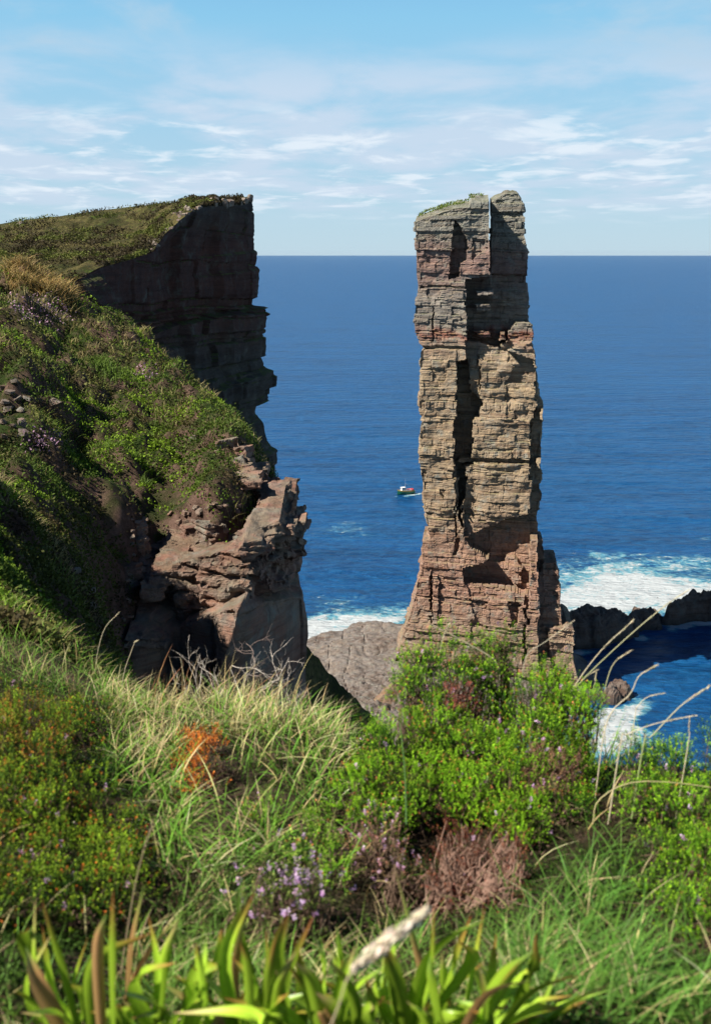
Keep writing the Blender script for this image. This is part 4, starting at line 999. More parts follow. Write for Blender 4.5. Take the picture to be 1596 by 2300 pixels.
field(420, 330, 760, 3.9, 4.4, .16, .30, .0040, STR, STT, (0.4, 0.22, 0.1), .2, (.2, .9), (.1, .7), tipalt=(.6, .3, .15))
V_ = cat(gr); o = mk('grass', V_[0], V_[1], GRASS, col=V_[2]); tag(o, 'long green and straw coloured grass covering the turf in front', 'grass', kind='stuff')
print('grass quads', len(V_[1]))

# ------------------------------------------------------------------ heather bushes
def gnd(u, v):
    Ys = np.linspace(1.0, 4.2, 160); a, b, c = ray(u, v); X = a / b * Ys; Z = HC + c / b * Ys
    g_ = H(X, Ys) > Z; k_ = np.argmax(g_); return Ys[k_] if g_[k_] else 9.0
def heather(name, label, cat_, lobes, greens, tips, flower=0.0, fcol=(0.50, 0.28, 0.46), dens=1.0, stemcol=(0.13, 0.085, 0.06), nl=13, group='heather bushes in the foreground', shade=None, stemdens=1.0, ll=.0056, lw=.0030, slen=(.022, .042), patches=()):
    lobes = [(u, v, min(Y, gnd(u, v + .35 * rv)), ru * 1.1, rv * 1.1) for u, v, Y, ru, rv in lobes]
    cen = np.array([P(u, v, Y) for u, v, Y, ru, rv in lobes])
    bx, by = cen[:, 0].mean(), cen[:, 1].mean(); root = empty(name, (bx, by, float(H(bx, by)))); tag(root, label, cat_, group)
    off = np.array(root.location)
    fol, stm, flo = [], [], []
    for (u, v, Y, ru, rv), c in zip(lobes, cen):
        R3 = np.array([ru * Y / FPX, 0.5 * (ru + rv) * Y / FPX, rv * Y / FPX])
        n = int(dens * 47000 * (R3[0] * R3[2] + .5 * R3[0] * R3[1]))
        ns_ = max(10, int(n / 42)); sd_ = rdir(ns_, .35); sd_[:, 1] -= .35; sd_ = unit(sd_)
        which = rng.randint(ns_, size=n); off_ = rdir(n, .6)
        d = unit(sd_[which] + off_ * .01)
        bump = 1 + 0.34 * fbm(d * 3.0 + c * 3, 3, 500)
        rr = rng.uniform(0.45, 1.0, n) ** 0.45
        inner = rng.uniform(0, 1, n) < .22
        sr = rng.uniform(.028, .048, ns_)[which] * (1.0 if slen[1] > .03 else .8); sh = rng.uniform(.80, 1.12, ns_)[which]
        pos = c + d * R3 * (bump * sh * .86)[:, None] + off_ * (sr * rng.uniform(.55, 1, n) ** .5)[:, None]
        di = rdir(n); pos[inner] = (c + di * R3 * (rng.uniform(.1, .8, n))[:, None])[inner]; d = np.where(inner[:, None], di, unit(d * .6 + off_))
        ax = unit(d * .7 + np.array([0, 0, .65]) + rng.normal(0, .3, (n, 3)))
        z = fbm(pos * 7, 3, 501); k1_ = sstep(-.3, .35, z)[:, None]
        col = np.array(greens[0]) * (1 - k1_) + np.array(greens[1]) * k1_; col = col * np.exp(rng.normal(0, .2, (n, 1)))
        tc_ = np.array(tips[0]) * np.exp(rng.normal(0, .2, (n, 1))) + 0 * col
        s_ = rng.uniform(0, 1, n) < tips[2]; tc_[s_] = np.array(tips[1]) * np.exp(rng.normal(0, .25, (s_.sum(), 1)))
        col[inner] = np.array(greens[0]) * .35 + np.array([.03, .018, .01]); tc_[inner] = col[inner]  # inner shoots coloured dark, shade of the bush gaps put into the colour
        subt = np.exp(rng.normal(0, .22, ns_))[which][:, None] * np.array([1, 1, 1.]); col = col * subt; tc_ = tc_ * subt
        uu, vv = proj(pos)
        for poly, pc, pd in patches:
            q_ = (sdist(uu, vv, poly) + 10 * z > 0) & (rng.uniform(0, 1, n) < pd); col[q_] = cvar(pc, q_.sum()); tc_[q_] = cvar(pc, q_.sum())
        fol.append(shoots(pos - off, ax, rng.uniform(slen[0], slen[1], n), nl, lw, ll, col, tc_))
        # woody stems from the foot of the bush
        ns = int(stemdens * 60)
        for i in range(ns):
            j = rng.randint(n); tip = pos[j] - ax[j] * .01
            g_ = np.array([c[0] + rng.normal(0, R3[0] * .35), c[1] + rng.normal(0, R3[1] * .3), 0]); g_[2] = min(float(H(g_[0], g_[1])), c[2] - R3[2] * 0.2)
            m_ = (tip + g_) / 2 + rng.normal(0, .02, 3) + [0, 0, -.02]
            stm.append(tube(spline([g_ - off, m_ - off, tip - off], 6), .0028, .0008, stemcol, 3))
        nf = int(flower * n)
        if nf:
            j = rng.choice(n, nf, False); j = j[rr[j] > .8]
            ff = pos[j] + ax[j] * .03; 
            if len(j):
                flo.append(shoots(ff - off, ax[j], np.full(len(j), .018), 7, .0052, .0060, cvar(fcol, len(j), .2), cvar((0.70, 0.50, 0.66), len(j), .15), .7))
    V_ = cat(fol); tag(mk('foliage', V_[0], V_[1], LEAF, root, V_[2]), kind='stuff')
    V_ = cat(stm); tag(mk('stems', V_[0], V_[1], WOODY, root, V_[2]), kind='stuff')
    if flo: V_ = cat(flo); tag(mk('flowers', V_[0], V_[1], PETAL, root, V_[2]), kind='stuff')
    return root
DG, BG = (0.030, 0.088, 0.006), (0.125, 0.275, 0.010)
heather('heather_bush', 'large bright green heather bush in the middle, rising in front of the sea stack', 'heather',
        [(1010, 1540, 3.10, 118, 88), (935, 1505, 3.12, 40, 50), (1075, 1500, 3.12, 50, 50), (1190, 1590, 3.05, 100, 78), (1270, 1660, 2.95, 72, 85), (1180, 1690, 2.85, 100, 80), (890, 1680, 2.85, 95, 80), (980, 1650, 2.92, 90, 70), (830, 1780, 2.60, 85, 80), (940, 1790, 2.62, 90, 70), (1110, 1790, 2.62, 95, 72), (1200, 1760, 2.7, 80, 60), (1060, 1700, 2.8, 90, 60), (1290, 1740, 2.8, 55, 60), (1250, 1540, 3.1, 40, 38), (1130, 1470, 3.1, 30, 38), (1300, 1600, 3.0, 45, 60), (1180, 1850, 2.5, 70, 50), (1260, 1830, 2.6, 60, 55), (860, 1850, 2.5, 70, 50)],
        (DG, BG), ((0.22, 0.38, 0.018), (0.42, 0.13, 0.05), .12), .012, patches=[([(1000, 1530), (1070, 1530), (1070, 1600), (990, 1600)], (0.22, 0.075, 0.05), .85), ([(1190, 1680), (1300, 1700), (1290, 1800), (1180, 1780)], (0.20, 0.11, 0.07), .6)])
heather('heather_bush', 'dense olive and orange tinged heather bush filling the lower left corner', 'heather',
        [(50, 1640, 2.75, 80, 85), (-20, 1720, 2.6, 90, 120), (90, 1740, 2.5, 80, 80), (170, 1800, 2.4, 90, 85), (240, 1870, 2.3, 85, 75), (60, 1850, 2.3, 120, 100), (-40, 1960, 2.1, 100, 110), (130, 1950, 2.1, 115, 95), (240, 1970, 2.05, 80, 70), (300, 1930, 2.15, 50, 45), (40, 2060, 1.95, 90, 60), (180, 2050, 1.95, 100, 55), (-60, 2060, 2, 90, 60), (280, 2030, 2, 60, 50), (0, 1600, 2.8, 60, 60), (150, 1640, 3.2, 60, 50), (200, 1625, 3.6, 55, 40), (170, 1700, 2.9, 60, 50)],
        ((0.022, 0.055, 0.005), (0.10, 0.175, 0.010)), ((0.19, 0.28, 0.015), (0.38, 0.09, 0.02), .17), .008, patches=[([(-80, 1560), (130, 1560), (160, 1700), (-80, 1760)], (0.20, 0.13, 0.02), .3)])
heather('heather_bush', 'bright green heather bush at the right edge, above the blue water', 'heather',
        [(1440, 1720, 2.75, 55, 48), (1530, 1740, 2.7, 70, 52), (1620, 1720, 2.7, 60, 60), (1470, 1810, 2.5, 60, 60), (1570, 1840, 2.45, 90, 70), (1500, 1920, 2.3, 75, 60), (1600, 1960, 2.2, 90, 75), (1480, 2010, 2.1, 60, 45), (1590, 2070, 2.0, 80, 50)],
        (DG, (0.12, 0.27, 0.012)), ((0.22, 0.39, 0.016), (0.35, 0.16, 0.05), .05), .010)
heather('heather_bush', 'small low green heather tuft behind the lilac flowers', 'heather', [(690, 1900, 2.35, 65, 50), (740, 1960, 2.2, 45, 35), (600, 1850, 2.5, 30, 30)], (DG, BG), ((0.26, 0.36, 0.05), (0.42, 0.13, 0.06), .10), .02)
heather('flowering_heather', 'low heather tuft in full lilac bloom just behind the broad leaves', 'flowering heather', [(600, 2010, 1.95, 50, 48), (665, 1995, 2.0, 55, 52), (710, 2030, 1.92, 42, 45), (570, 2070, 1.85, 36, 35), (640, 2060, 1.88, 55, 35)],
        ((0.07, 0.10, 0.02), (0.15, 0.20, 0.04)), ((0.2, 0.25, 0.05), (0.40, 0.22, 0.3), .2), .42, dens=.55, fcol=(0.48, 0.31, 0.52), group=None)
heather('flowering_heather', 'thin pinkish heather sprays left of the withered russet heather', 'flowering heather', [(850, 1930, 2.3, 60, 60), (900, 1980, 2.15, 45, 40)], ((0.10, 0.09, 0.03), (0.20, 0.12, 0.06)), ((0.35, 0.14, 0.10), (0.40, 0.2, 0.2), .3), .30, dens=.4, fcol=(0.50, 0.30, 0.38), group=None, stemdens=2)
heather('withered_heather', 'withered russet heather with grey pink bare stems below the large green bush', 'dead heather', [(1060, 1900, 2.35, 75, 75), (1120, 1940, 2.25, 60, 60), (1010, 1960, 2.15, 60, 60), (1090, 2010, 2.1, 70, 50)],
        ((0.07, 0.022, 0.012), (0.16, 0.06, 0.03)), ((0.24, 0.09, 0.05), (0.20, 0.04, 0.03), .3), .02, dens=.42, ll=.0045, lw=.0022, stemcol=(0.26, 0.16, 0.12), stemdens=3.0, group=None)
heather('withered_heather', 'bright orange dead heather sprig standing in the long grass', 'dead heather', [(448, 1690, 3.05, 30, 26), (440, 1735, 2.95, 30, 34), (445, 1775, 2.88, 30, 28), (470, 1680, 3.05, 20, 18)],
        ((0.30, 0.065, 0.008), (0.50, 0.14, 0.02)), ((0.6, 0.2, 0.04), (0.4, 0.1, 0.02), .3), 0, dens=1.2, group=None, stemdens=.4)
heather('withered_heather', 'blackish dead heather lump touching the bright orange sprig', 'dead heather', [(495, 1740, 2.95, 32, 42), (480, 1780, 2.9, 26, 20)],
        ((0.035, 0.022, 0.018), (0.07, 0.05, 0.035)), ((0.12, 0.09, 0.06), (0.05, 0.03, 0.02), .3), 0, dens=1.0, group=None, stemdens=.6)

n = 120000; Yf = np.exp(rng.uniform(math.log(1.05), math.log(7.5), n)); af = rng.uniform(-.40, .40, n); pf = np.stack([af * Yf, Yf, H(af * Yf, Yf)], -1)  # low dark green and brown leaf quads filling between the plants
kf = fbm(pf * 3, 3, 340); pf[:, 2] += rng.uniform(0, 1, n) * (.02 + .035 * sstep(-.2, .5, kf))
k_ = sstep(-.2, .4, fbm(pf * 5, 2, 341))[:, None]; cf = (np.array([.035, .07, .01]) * k_ + np.array([.05, .032, .018]) * (1 - k_)) * np.exp(rng.normal(0, .35, (n, 1)))
V_ = quads(pf, rdir(n, .3), rdir(n), rng.uniform(.006, .016, n), rng.uniform(.003, .006, n), cf); o = mk('ground_cover', *V_[:2], LEAF, col=V_[2]); tag(o, 'low dark green and brown leaves between the grass and heather in front', 'ground cover', kind='stuff')
# ------------------------------------------------------------------ bare twigs at the brink
def twig(st, p0, d, L, r, depth, col):
    n = 5; pts = [p0]; dd = np.array(d, float)
    for i in range(n):
        dd = unit(dd + rng.normal(0, .22, 3) + [0, 0, .04]); pts.append(pts[-1] + dd * L / n)
    st.append(tube(pts, r, r * .5, col, 4))
    if depth:
        for i in range(rng.randint(2, 4)):
            j = rng.randint(2, n + 1); twig(st, pts[j], unit(dd + rng.normal(0, .6, 3)), L * rng.uniform(.45, .75), r * .6, depth - 1, col)
for (u, v, Y, h, k, lab) in [(470, 1625, 4.2, .17, 5, 'leftmost of the three bare grey twiggy heathers at the cliff brink'), (560, 1640, 4.1, .22, 7, 'middle and tallest bare grey twiggy heather at the cliff brink'), (640, 1640, 4.1, .16, 4, 'rightmost of the three bare grey twiggy heathers at the cliff brink')]:
    q_ = P(u, v, Y); q_[2] = float(H(q_[0], q_[1])); st = []
    for i in range(k): twig(st, np.zeros(3), unit(rng.normal(0, .45, 3) + [0, 0, 1]), h * rng.uniform(.8, 1.2), .0032, 3, (0.42, 0.37, 0.32) if rng.rand() > .3 else (0.20, 0.15, 0.13))
    V_ = cat(st); o = mk('bare_twigs', V_[0], V_[1], WOODY, None, V_[2]); o.location = q_; tag(o, lab, 'dead twigs', 'bare twigs at the brink')
q_ = P(520, 1790, 2.85); st = []; twig(st, np.zeros(3), unit(np.array([.7, -.2, -.5])), .09, .006, 0, (0.16, 0.10, 0.08)); V_ = cat(st); o = mk('bare_twigs', V_[0], V_[1], WOODY, None, V_[2]); o.location = q_ + [0, 0, .05]; tag(o, 'short thick brown twig sticking out beside the blackish heather lump', 'dead twigs')

# ------------------------------------------------------------------ tall single stems
def stem(pts, Y, w, col, lab, head=0.0, cat_='grass stem', green=None, ground=True, hcol=(0.62, 0.55, 0.38)):
    W_ = [P(u, v, Y + 0.0 * i) for i, (u, v) in enumerate(pts)]
    b0 = W_[0].copy(); gz = float(H(b0[0], b0[1]))
    if ground and not (880 < pts[0][0] < 1345) and b0[2] > gz: W_ = [np.array([b0[0] - .02, b0[1], gz])] + W_
    W_ = spline(W_, 16); org = W_[0].copy(); W_ = W_ - org
    parts_ = [tube(W_, w * .45, w * .25, green or col, 5, col)]
    root = mk('grass_stem', *parts_[0][:2], GRASS, None, parts_[0][2]); root.location = org
    if head:
        k = int(16 * (1 - head)); seg = W_[k:]; n = len(seg)
        m = 90; t = rng.uniform(0, 1, m); pp = np.stack([np.interp(t * (n - 1), np.arange(n), seg[:, i]) for i in range(3)], -1); dr = unit(seg[-1] - seg[0])
        pp = pp + rdir(m) * w * .22
        c_ = quads(pp, unit(dr + rng.normal(0, .25, (m, 3))), rdir(m), np.full(m, w * 3.5), np.full(m, w * .6), cvar(hcol, m, .15))
        mk('seed_head', *c_[:2], GRASS, root, c_[2])
    tag(root, lab, cat_, 'tall grass stems in the foreground'); return root
S1 = (0.66, 0.58, 0.40); GS = (0.30, 0.38, 0.14)
def c3(pts): return [(1235 + x * .2262, 1235 + y * .2262) for x, y in pts]
stem(c3([(180, 1560), (230, 1370), (500, 1000), (830, 690)]), 3.02, .0042, S1, 'straight pale stem leaning right over the reef, left one of a crossing pair', .35)
stem(c3([(190, 1590), (240, 1380), (660, 960), (1100, 580), (1380, 390)]), 3.02, .0042, S1, 'longest pale stem leaning right and reaching the far dark reef', .35, green=GS)
stem(c3([(500, 1620), (560, 1300), (640, 1110), (805, 995)]), 3.0, .0038, S1, 'pale stem arching right, second hooked one over the lone black rock', .2, green=GS)
stem(c3([(560, 1700), (790, 1430), (880, 1250), (1060, 1140)]), 2.7, .0040, S1, 'pale stem bowing right over the surf beside the black rock', .2)
stem(c3([(200, 1480), (240, 1380), (380, 1240), (475, 1185)]), 3.02, .0032, S1, 'short pale stem just right of the large bush top', .3)
stem(c3([(380, 1700), (400, 1460), (440, 1320), (455, 1190)]), 3.0, .0034, S1, 'upright pale stem right of the large bush with a bent tip', .3)
stem(c3([(840, 1640), (860, 1560), (960, 1460), (1130, 1420)]), 2.8, .0032, S1, 'thin pale stem curving flat to the right over open water', .2)
stem(c3([(930, 1900), (1000, 1850), (1300, 1540), (1580, 1350)]), 2.5, .0046, S1, 'thick pale stem leaning far right with its tip at the photo edge', .25, green=GS)
stem(c3([(700, 1900), (760, 1830), (1050, 1720), (1440, 1640)]), 2.5, .0040, S1, 'long low pale stem lying almost flat above the right bush', .2)
stem(c3([(1370, 1900), (1372, 1800), (1380, 1670)]), 2.6, .0034, S1, 'short upright pale stem above the right bush', .3)
stem([(1330, 1850), (1345, 1795), (1430, 1755), (1596, 1768), (1700, 1800)], 2.4, .0036, (0.55, 0.48, 0.24), 'arched straw coloured stem crossing the right bush to the edge', .15)
stem([(1120, 1560), (1115, 1490), (1050, 1445), (967, 1402)], 3.05, .0036, S1, 'pale drooping stem crossing the foot of the stack from the large bush', .3)
stem([(980, 1560), (990, 1450), (1008, 1400)], 3.08, .0038, S1, 'short pale seed stem standing on top of the large bush', .5)
stem([(1170, 1560), (1180, 1475), (1225, 1440), (1290, 1392)], 3.0, .0028, (0.5, 0.46, 0.34), 'thin faded stem leaning right across the lower right of the stack', .2)
stem([(255, 2299), (285, 2100), (310, 1960), (345, 1840)], 1.6, .0032, (0.45, 0.34, 0.22), 'tall brown dry stem leaning right in front of the left bush', .25, hcol=(0.45, 0.34, 0.24))
stem([(440, 1640), (420, 1560), (407, 1480)], 3.9, .0046, (0.60, 0.48, 0.28), 'upright straw stem in front of the dark lower part of the crag', .4)
stem([(240, 1640), (215, 1520), (232, 1420), (268, 1375)], 4.6, .0040, S1, 'pale stem with a nodding tip in front of the shaded hollow', .3)
stem([(300, 1640), (275, 1540), (300, 1450), (310, 1438)], 4.4, .0040, S1, 'slender pale stem right of the nodding one by the shaded hollow', .3)
stem([(720, 1650), (700, 1590), (690, 1545)], 3.8, .007, (0.62, 0.46, 0.26), 'dry folded tan blade at the brink, left of the grassy spur', 0)
stem([(912, 1850), (910, 1760), (905, 1690), (897, 1622)], 2.3, .0045, (0.20, 0.36, 0.10), 'single upright green blade across the left half of the large bush', 0, green=(0.16, 0.30, 0.10))
# blurred seed head close to the lens
q0 = P(800, 2170, .92); q1 = P(955, 2045, .95); W_ = spline([P(700, 2420, .95), P(760, 2260, .93), q0, q1], 14); org = W_[0].copy()
tb = tube(W_ - org, .0012, .0010, (0.55, 0.46, 0.3), 5); root = mk('grass_stem', *tb[:2], GRASS, None, tb[2]); root.location = org
m = 420; t = rng.uniform(0, 1, m); pp = q0 + (q1 - q0) * t[:, None] - org; rad = .0085 * np.sin(np.pi * (t * .9 + .07)) ** .6
pp = pp + rdir(m) * (rad * rng.uniform(.3, 1, m))[:, None]; dr = unit(q1 - q0)
c_ = quads(pp, unit(dr + rng.normal(0, .2, (m, 3))), rdir(m), np.full(m, .014), np.full(m, .006), cvar((0.66, 0.58, 0.44), m, .15)); mk('seed_head', *c_[:2], GRASS, root, c_[2])
tag(root, 'blurred pale bristly seed head closest to the lens, above the broad leaves', 'seed head', 'tall grass stems in the foreground')

# ------------------------------------------------------------------ broad leaves along the bottom
def broad_leaf(p0, p1, p2, w, c0, c1, c2, seg=12):
    W_ = spline([p0, p1, p2], seg + 1); tg = unit(np.gradient(W_, axis=0)); n = len(W_)
    view = unit(-W_ + np.array([0, 0, HC])); s = unit(np.cross(tg, view + rng.normal(0, .45, 3))); nn_ = np.cross(s, tg)
    t = np.linspace(0, 1, n); ww = w * .5 * np.clip((1 - t ** 5.0) * (0.75 + .5 * np.sin(np.pi * np.minimum(t * 1.1, 1))), .03, 2)
    x = np.array([-1, -.5, 0, .5, 1.0]); V = W_[:, None] + s[:, None] * (ww[:, None] * x[None])[..., None] + nn_[:, None] * (ww[:, None] * (x[None] ** 2) * .55)[..., None]
    k = t[:, None]; C = np.where(k < .7, np.array(c0) + (np.array(c1) - c0) * (k / .7), np.array(c1) + (np.array(c2) - c1) * ((k - .7) / .3) ** .7)
    C = np.repeat(C[:, None], 5, 1) * (1 + .12 * np.array([-1, 1, -.6, 1, -1]))[None, :, None]
    return V.reshape(-1, 3), gridf(n, 5), np.clip(C.reshape(-1, 3), 0, 1)
clumps = [
 ('leftmost clump of broad green leaves with tall reddish tips', [(120, 2330, 60, 2130, 60, 2110), (190, 2340, 150, 2180, 95, 2040), (250, 2340, 255, 2180, 262, 2020), (290, 2340, 305, 2150, 325, 2010), (200, 2350, 110, 2230, 60, 2150), (160, 2340, 170, 2220, 200, 2130), (230, 2350, 235, 2150, 250, 2075), (130, 2350, 90, 2200, 80, 2040)]),
 ('clump of broad leaves with one dark shaded leaf, second from the left', [(350, 2330, 370, 2180, 400, 2090), (340, 2340, 340, 2180, 345, 2080), (400, 2340, 470, 2160, 500, 2110), (470, 2330, 460, 2200, 455, 2140), (430, 2350, 440, 2230, 480, 2180), (390, 2360, 340, 2260, 290, 2200), (300, 2360, 300, 2250, 320, 2200)]),
 ('tall clump with a browned central leaf, just left of the middle', [(600, 2330, 545, 2130, 522, 1985), (560, 2330, 560, 2200, 530, 2140), (620, 2340, 610, 2180, 640, 2070), (640, 2340, 650, 2200, 680, 2080), (570, 2350, 500, 2250, 440, 2190), (590, 2360, 620, 2250, 690, 2160), (540, 2350, 530, 2200, 560, 2070), (660, 2350, 660, 2230, 655, 2130)]),
 ('middle clump of wide folded leaves with curled brown tips', [(700, 2330, 700, 2190, 690, 2120), (760, 2340, 770, 2200, 720, 2130), (820, 2340, 800, 2240, 720, 2170), (790, 2350, 760, 2180, 735, 2100), (850, 2350, 870, 2200, 860, 2120), (740, 2360, 700, 2260, 640, 2180), (830, 2360, 780, 2250, 700, 2220), (760, 2360, 800, 2250, 850, 2190)]),
 ('clump with upright green and red edged leaves right of the pale seed head', [(935, 2340, 935, 2180, 905, 1960), (900, 2340, 880, 2200, 880, 2090), (960, 2350, 940, 2180, 925, 2080), (990, 2340, 1010, 2220, 1060, 2080), (900, 2360, 980, 2150, 1110, 2080), (930, 2350, 900, 2220, 860, 2130), (1000, 2350, 960, 2240, 970, 2170), (1030, 2350, 1060, 2200, 1065, 2060)]),
 ('rightmost clump of low leaves bending right with orange tips', [(1060, 2340, 1100, 2230, 1110, 2120), (1020, 2330, 1130, 2220, 1210, 2160), (1080, 2330, 1180, 2240, 1320, 2210), (1050, 2350, 1150, 2270, 1280, 2260), (1100, 2350, 1090, 2240, 1040, 2160), (1120, 2360, 1180, 2200, 1200, 2120), (1000, 2350, 1090, 2250, 1240, 2220), (1130, 2370, 1190, 2300, 1250, 2170), (1060, 2360, 1020, 2280, 960, 2230)])]
for lab, lv in clumps:
    u_ = np.mean([l[0] for l in lv]); Yc = 1.28; b_ = P(u_, 2330, Yc); b_[2] = float(H(b_[0], b_[1])); root = empty('wood_rush', b_); tag(root, lab, 'broad leaved plant', 'clumps of broad leaves along the bottom')
    allv = list(lv) + [(l[0] + rng.uniform(-30, 30), 2370, l[2] + rng.uniform(-70, 70), 2290, l[4] + rng.uniform(-130, 130), 2215 + rng.uniform(0, 70)) for l in lv] + [(l[0] + rng.uniform(-50, 50), 2360, (l[2] + l[4]) / 2 + rng.uniform(-60, 60), l[3] + 30, l[4] + rng.uniform(-90, 90), l[5] + rng.uniform(-10, 90)) for l in lv]
    for i, (u0, v0, u1, v1, u2, v2) in enumerate(allv):
        u2 += rng.normal(0, 14); u1 += rng.normal(0, 10); v2 -= 25 * (i < len(lv))
        Yl = Yc + rng.uniform(-.12, .16); q0 = P(u0, v0, Yl); q0[2] = min(q0[2], float(H(q0[0], q0[1])) + .02)
        g_ = np.array([0.27, 0.46, 0.035]) * np.exp(rng.normal(0, .2)); br_ = rng.uniform()
        tipc = (0.36, 0.11, 0.05) if br_ < .5 else ((0.52, 0.36, 0.18) if br_ < .75 else (0.24, 0.38, 0.08))
        if br_ > .91: g_ = np.array([0.38, 0.24, 0.10])
        elif br_ < .15: g_ = g_ * .55
        V_ = broad_leaf(q0 - b_, P(u1, v1, Yl - .02) - b_, P(u2, v2, Yl - rng.uniform(0, .08)) - b_, rng.uniform(.011, .020), g_ * .8, g_ * np.array([1.35, 1.2, 1.2]), tipc)
        mk('leaf', *V_[:2], RUSH, root, V_[2], smooth=True)

# ------------------------------------------------------------------ loose stones
STONE = rock_mat('loose_stone', flat=((0.36, 0.33, 0.29), (0.30, 0.22, 0.18)), sc=8.0, lichen=0.15)
def rock_shape(size, seed, flat=.6, n=14):
    r = np.random.RandomState(seed); th = np.linspace(0, np.pi, n); ph = np.linspace(0, 2 * np.pi, 2 * n, endpoint=False)
    V = np.stack([np.sin(th)[:, None] * np.cos(ph), np.sin(th)[:, None] * np.sin(ph), np.cos(th)[:, None] + 0 * ph], -1).reshape(-1, 3)
    V = V * np.array([1.4, 1.1, 1.0]) * 1.3
    for i in range(13):
        nn_ = unit(r.normal(0, 1, 3)) if i > 5 else np.array([[1, 0, 0], [-1, 0, 0], [0, 1, 0], [0, -1, 0], [0, 0, 1], [0, 0, -1]][i]) + r.normal(0, .18, 3)
        nn_ = unit(nn_); d_ = V @ nn_; c_ = r.uniform(.62, .95) * (1.15 if abs(nn_[0]) > .8 else 1) * (flat if abs(nn_[2]) > .8 else 1)
        V = V - np.maximum(d_ - c_, 0)[:, None] * nn_
    V = V + .04 * fbm(V * 2.5, 3, seed)[:, None] * V
    return V * size, gridf(n, 2 * n, True)
protos = []
def stone(name, loc, size, seed, label, cat_, group, mat=STONE, flat=.6, rz=0, tilt=(0, 0)):
    v_, f_ = rock_shape(size, seed, flat); o = mk(name, v_, f_, mat); o.location = loc; o.rotation_euler = (tilt[0], tilt[1], rz); tag(o, label, cat_, group); return o
def hillz(u, v):               # where the sight line through (u, v) meets the slope
    Ys = np.exp(np.linspace(math.log(5), math.log(45), 500)); a, b, c = ray(u, v); X = a / b * Ys; Z = HC + c / b * Ys
    G_ = H(X, Ys); k = np.argmax(G_ > Z); k = k if G_[k] > Z[k] else 499
    return np.array([X[k], Ys[k], G_[k]])
def hstone(u, v, px, lab, grp, mat=STONE, flat=.55, name='stone', cat_='stone'):
    q_ = hillz(u, v); s_ = px * q_[1] / FPX * .5
    r_ = rng.uniform(-.3, .3, 2); return stone(name, q_ + [0, 0, s_ * .2], s_, rng.randint(9999), lab, cat_, grp, mat, flat, rng.uniform(0, 6.28), r_)
for (u, v) in [(5, 880), (25, 895), (12, 910), (40, 905), (20, 930), (8, 950), (50, 925), (30, 960), (55, 985), (10, 985), (35, 875), (62, 905)]:
    hstone(u, v, rng.uniform(16, 28), 'grey stone among others in the shaded hollow at the left edge', 'grey stones in the hollow at the left edge')
hstone(122, 915, 26, 'white flat stone on the turf right of the stony hollow', None)
hstone(48, 955, 30, 'pale rounded stone at the lip of the stony hollow', None)
for (u, v, s_, lab) in [(172, 1285, 26, 'bluish grey stone highest in the shaded gully'), (190, 1312, 20, 'round tan stone in the shaded gully'), (203, 1330, 26, 'whitish flat stone in the shaded gully below the round tan one'), (200, 1365, 34, 'reddish slab lying lowest in the shaded gully'), (145, 1215, 22, 'dark grey stone on the left side of the shaded gully'), (275, 1395, 24, 'angular grey stone beside the crag foot'), (440, 985, 26, 'pale stone on the grass above the rock ledges')]:
    hstone(u, v, s_, lab, None)
o = hstone(352, 1260, 44, 'long narrow tan slab leaning upright in the rubble of the crag', None); o.scale = (.35, .5, 1.5); o.rotation_euler = (0.1, -.45, .3)
for i in range(84):
    u = rng.uniform(290, 560); v = rng.uniform(1140, 1260) if i % 2 else rng.uniform(1150, 1420); u = u if v < 1260 else rng.uniform(270, 370)
    hstone(u, v, rng.uniform(7, 22), 'small reddish stone in the bare rubble above the crag', 'small stones in the rubble above the crag', NEAR)
q_ = P(55, 512, 181); q_[2] -= .4; stone('boulder', q_, 1.35, 5, 'large pale boulder alone on the far grassy headland', 'boulder', None, STONE, .75, .4)
q_ = P(192, 488, 190); q_[2] -= .1; stone('boulder', q_, .32, 6, 'tiny white stone beside the path on the far headland', 'boulder', None, STONE, .75, .4)
for i in range(80):
    k = int(np.clip(rng.normal(85, 48), 4, 260)); t_ = abs(rng.normal(0, 16)); j = int(t_); b_ = topg[min(j, 60), min(k, NSg - 1)]
    s_ = rng.uniform(.15, .45) * (1 if rng.rand() > .15 else 1.6)
    stone('brink_rock', b_ + [0, 0, s_ * .15], s_, 700 + i, ('broken pale rock near the high right corner of the far cliff brink' if k < 50 else 'broken pale rock midway along the grassy brink of the far cliff' if k < 110 else 'broken pale rock low on the left part of the far cliff brink'), 'rock', 'broken rocks along the brink of the far cliff', STONE, .8, rng.uniform(0, 6.28), rng.uniform(-.4, .4, 2))

# ------------------------------------------------------------------ moor cover on the far headland
n = 110000
jj = 149 * rng.uniform(0, 1, n) ** 1.35; kk = rng.uniform(0, NSg - 1.01, n); j0 = jj.astype(int); k0 = kk.astype(int); fj = (jj - j0)[:, None]; fk = (kk - k0)[:, None]
pm = topg[j0, k0] * (1 - fj) * (1 - fk) + topg[j0 + 1, k0] * fj * (1 - fk) + topg[j0, k0 + 1] * (1 - fj) * fk + topg[j0 + 1, k0 + 1] * fj * fk
z = fbm(pm * 0.22, 4, 321); keep = z + rng.uniform(-.35, .35, n) > -0.05 + .5 * sstep(60, 149, jj); pm, z = pm[keep], z[keep]; n = len(pm)
zz_ = sstep(0.0, .5, fbm(pm * .35 + 7, 3, 322))[:, None]
cm = np.array([0.045, 0.035, 0.018]) * (1 - zz_) + np.array([0.10, 0.115, 0.025]) * zz_; cm = cm * np.exp(rng.normal(0, .3, (n, 1)))
V_ = quads(pm + np.stack([0 * z, 0 * z, rng.uniform(0, .5, n)], -1), rdir(n, .3), rdir(n), rng.uniform(.2, .5, n), rng.uniform(.12, .3, n), cm)
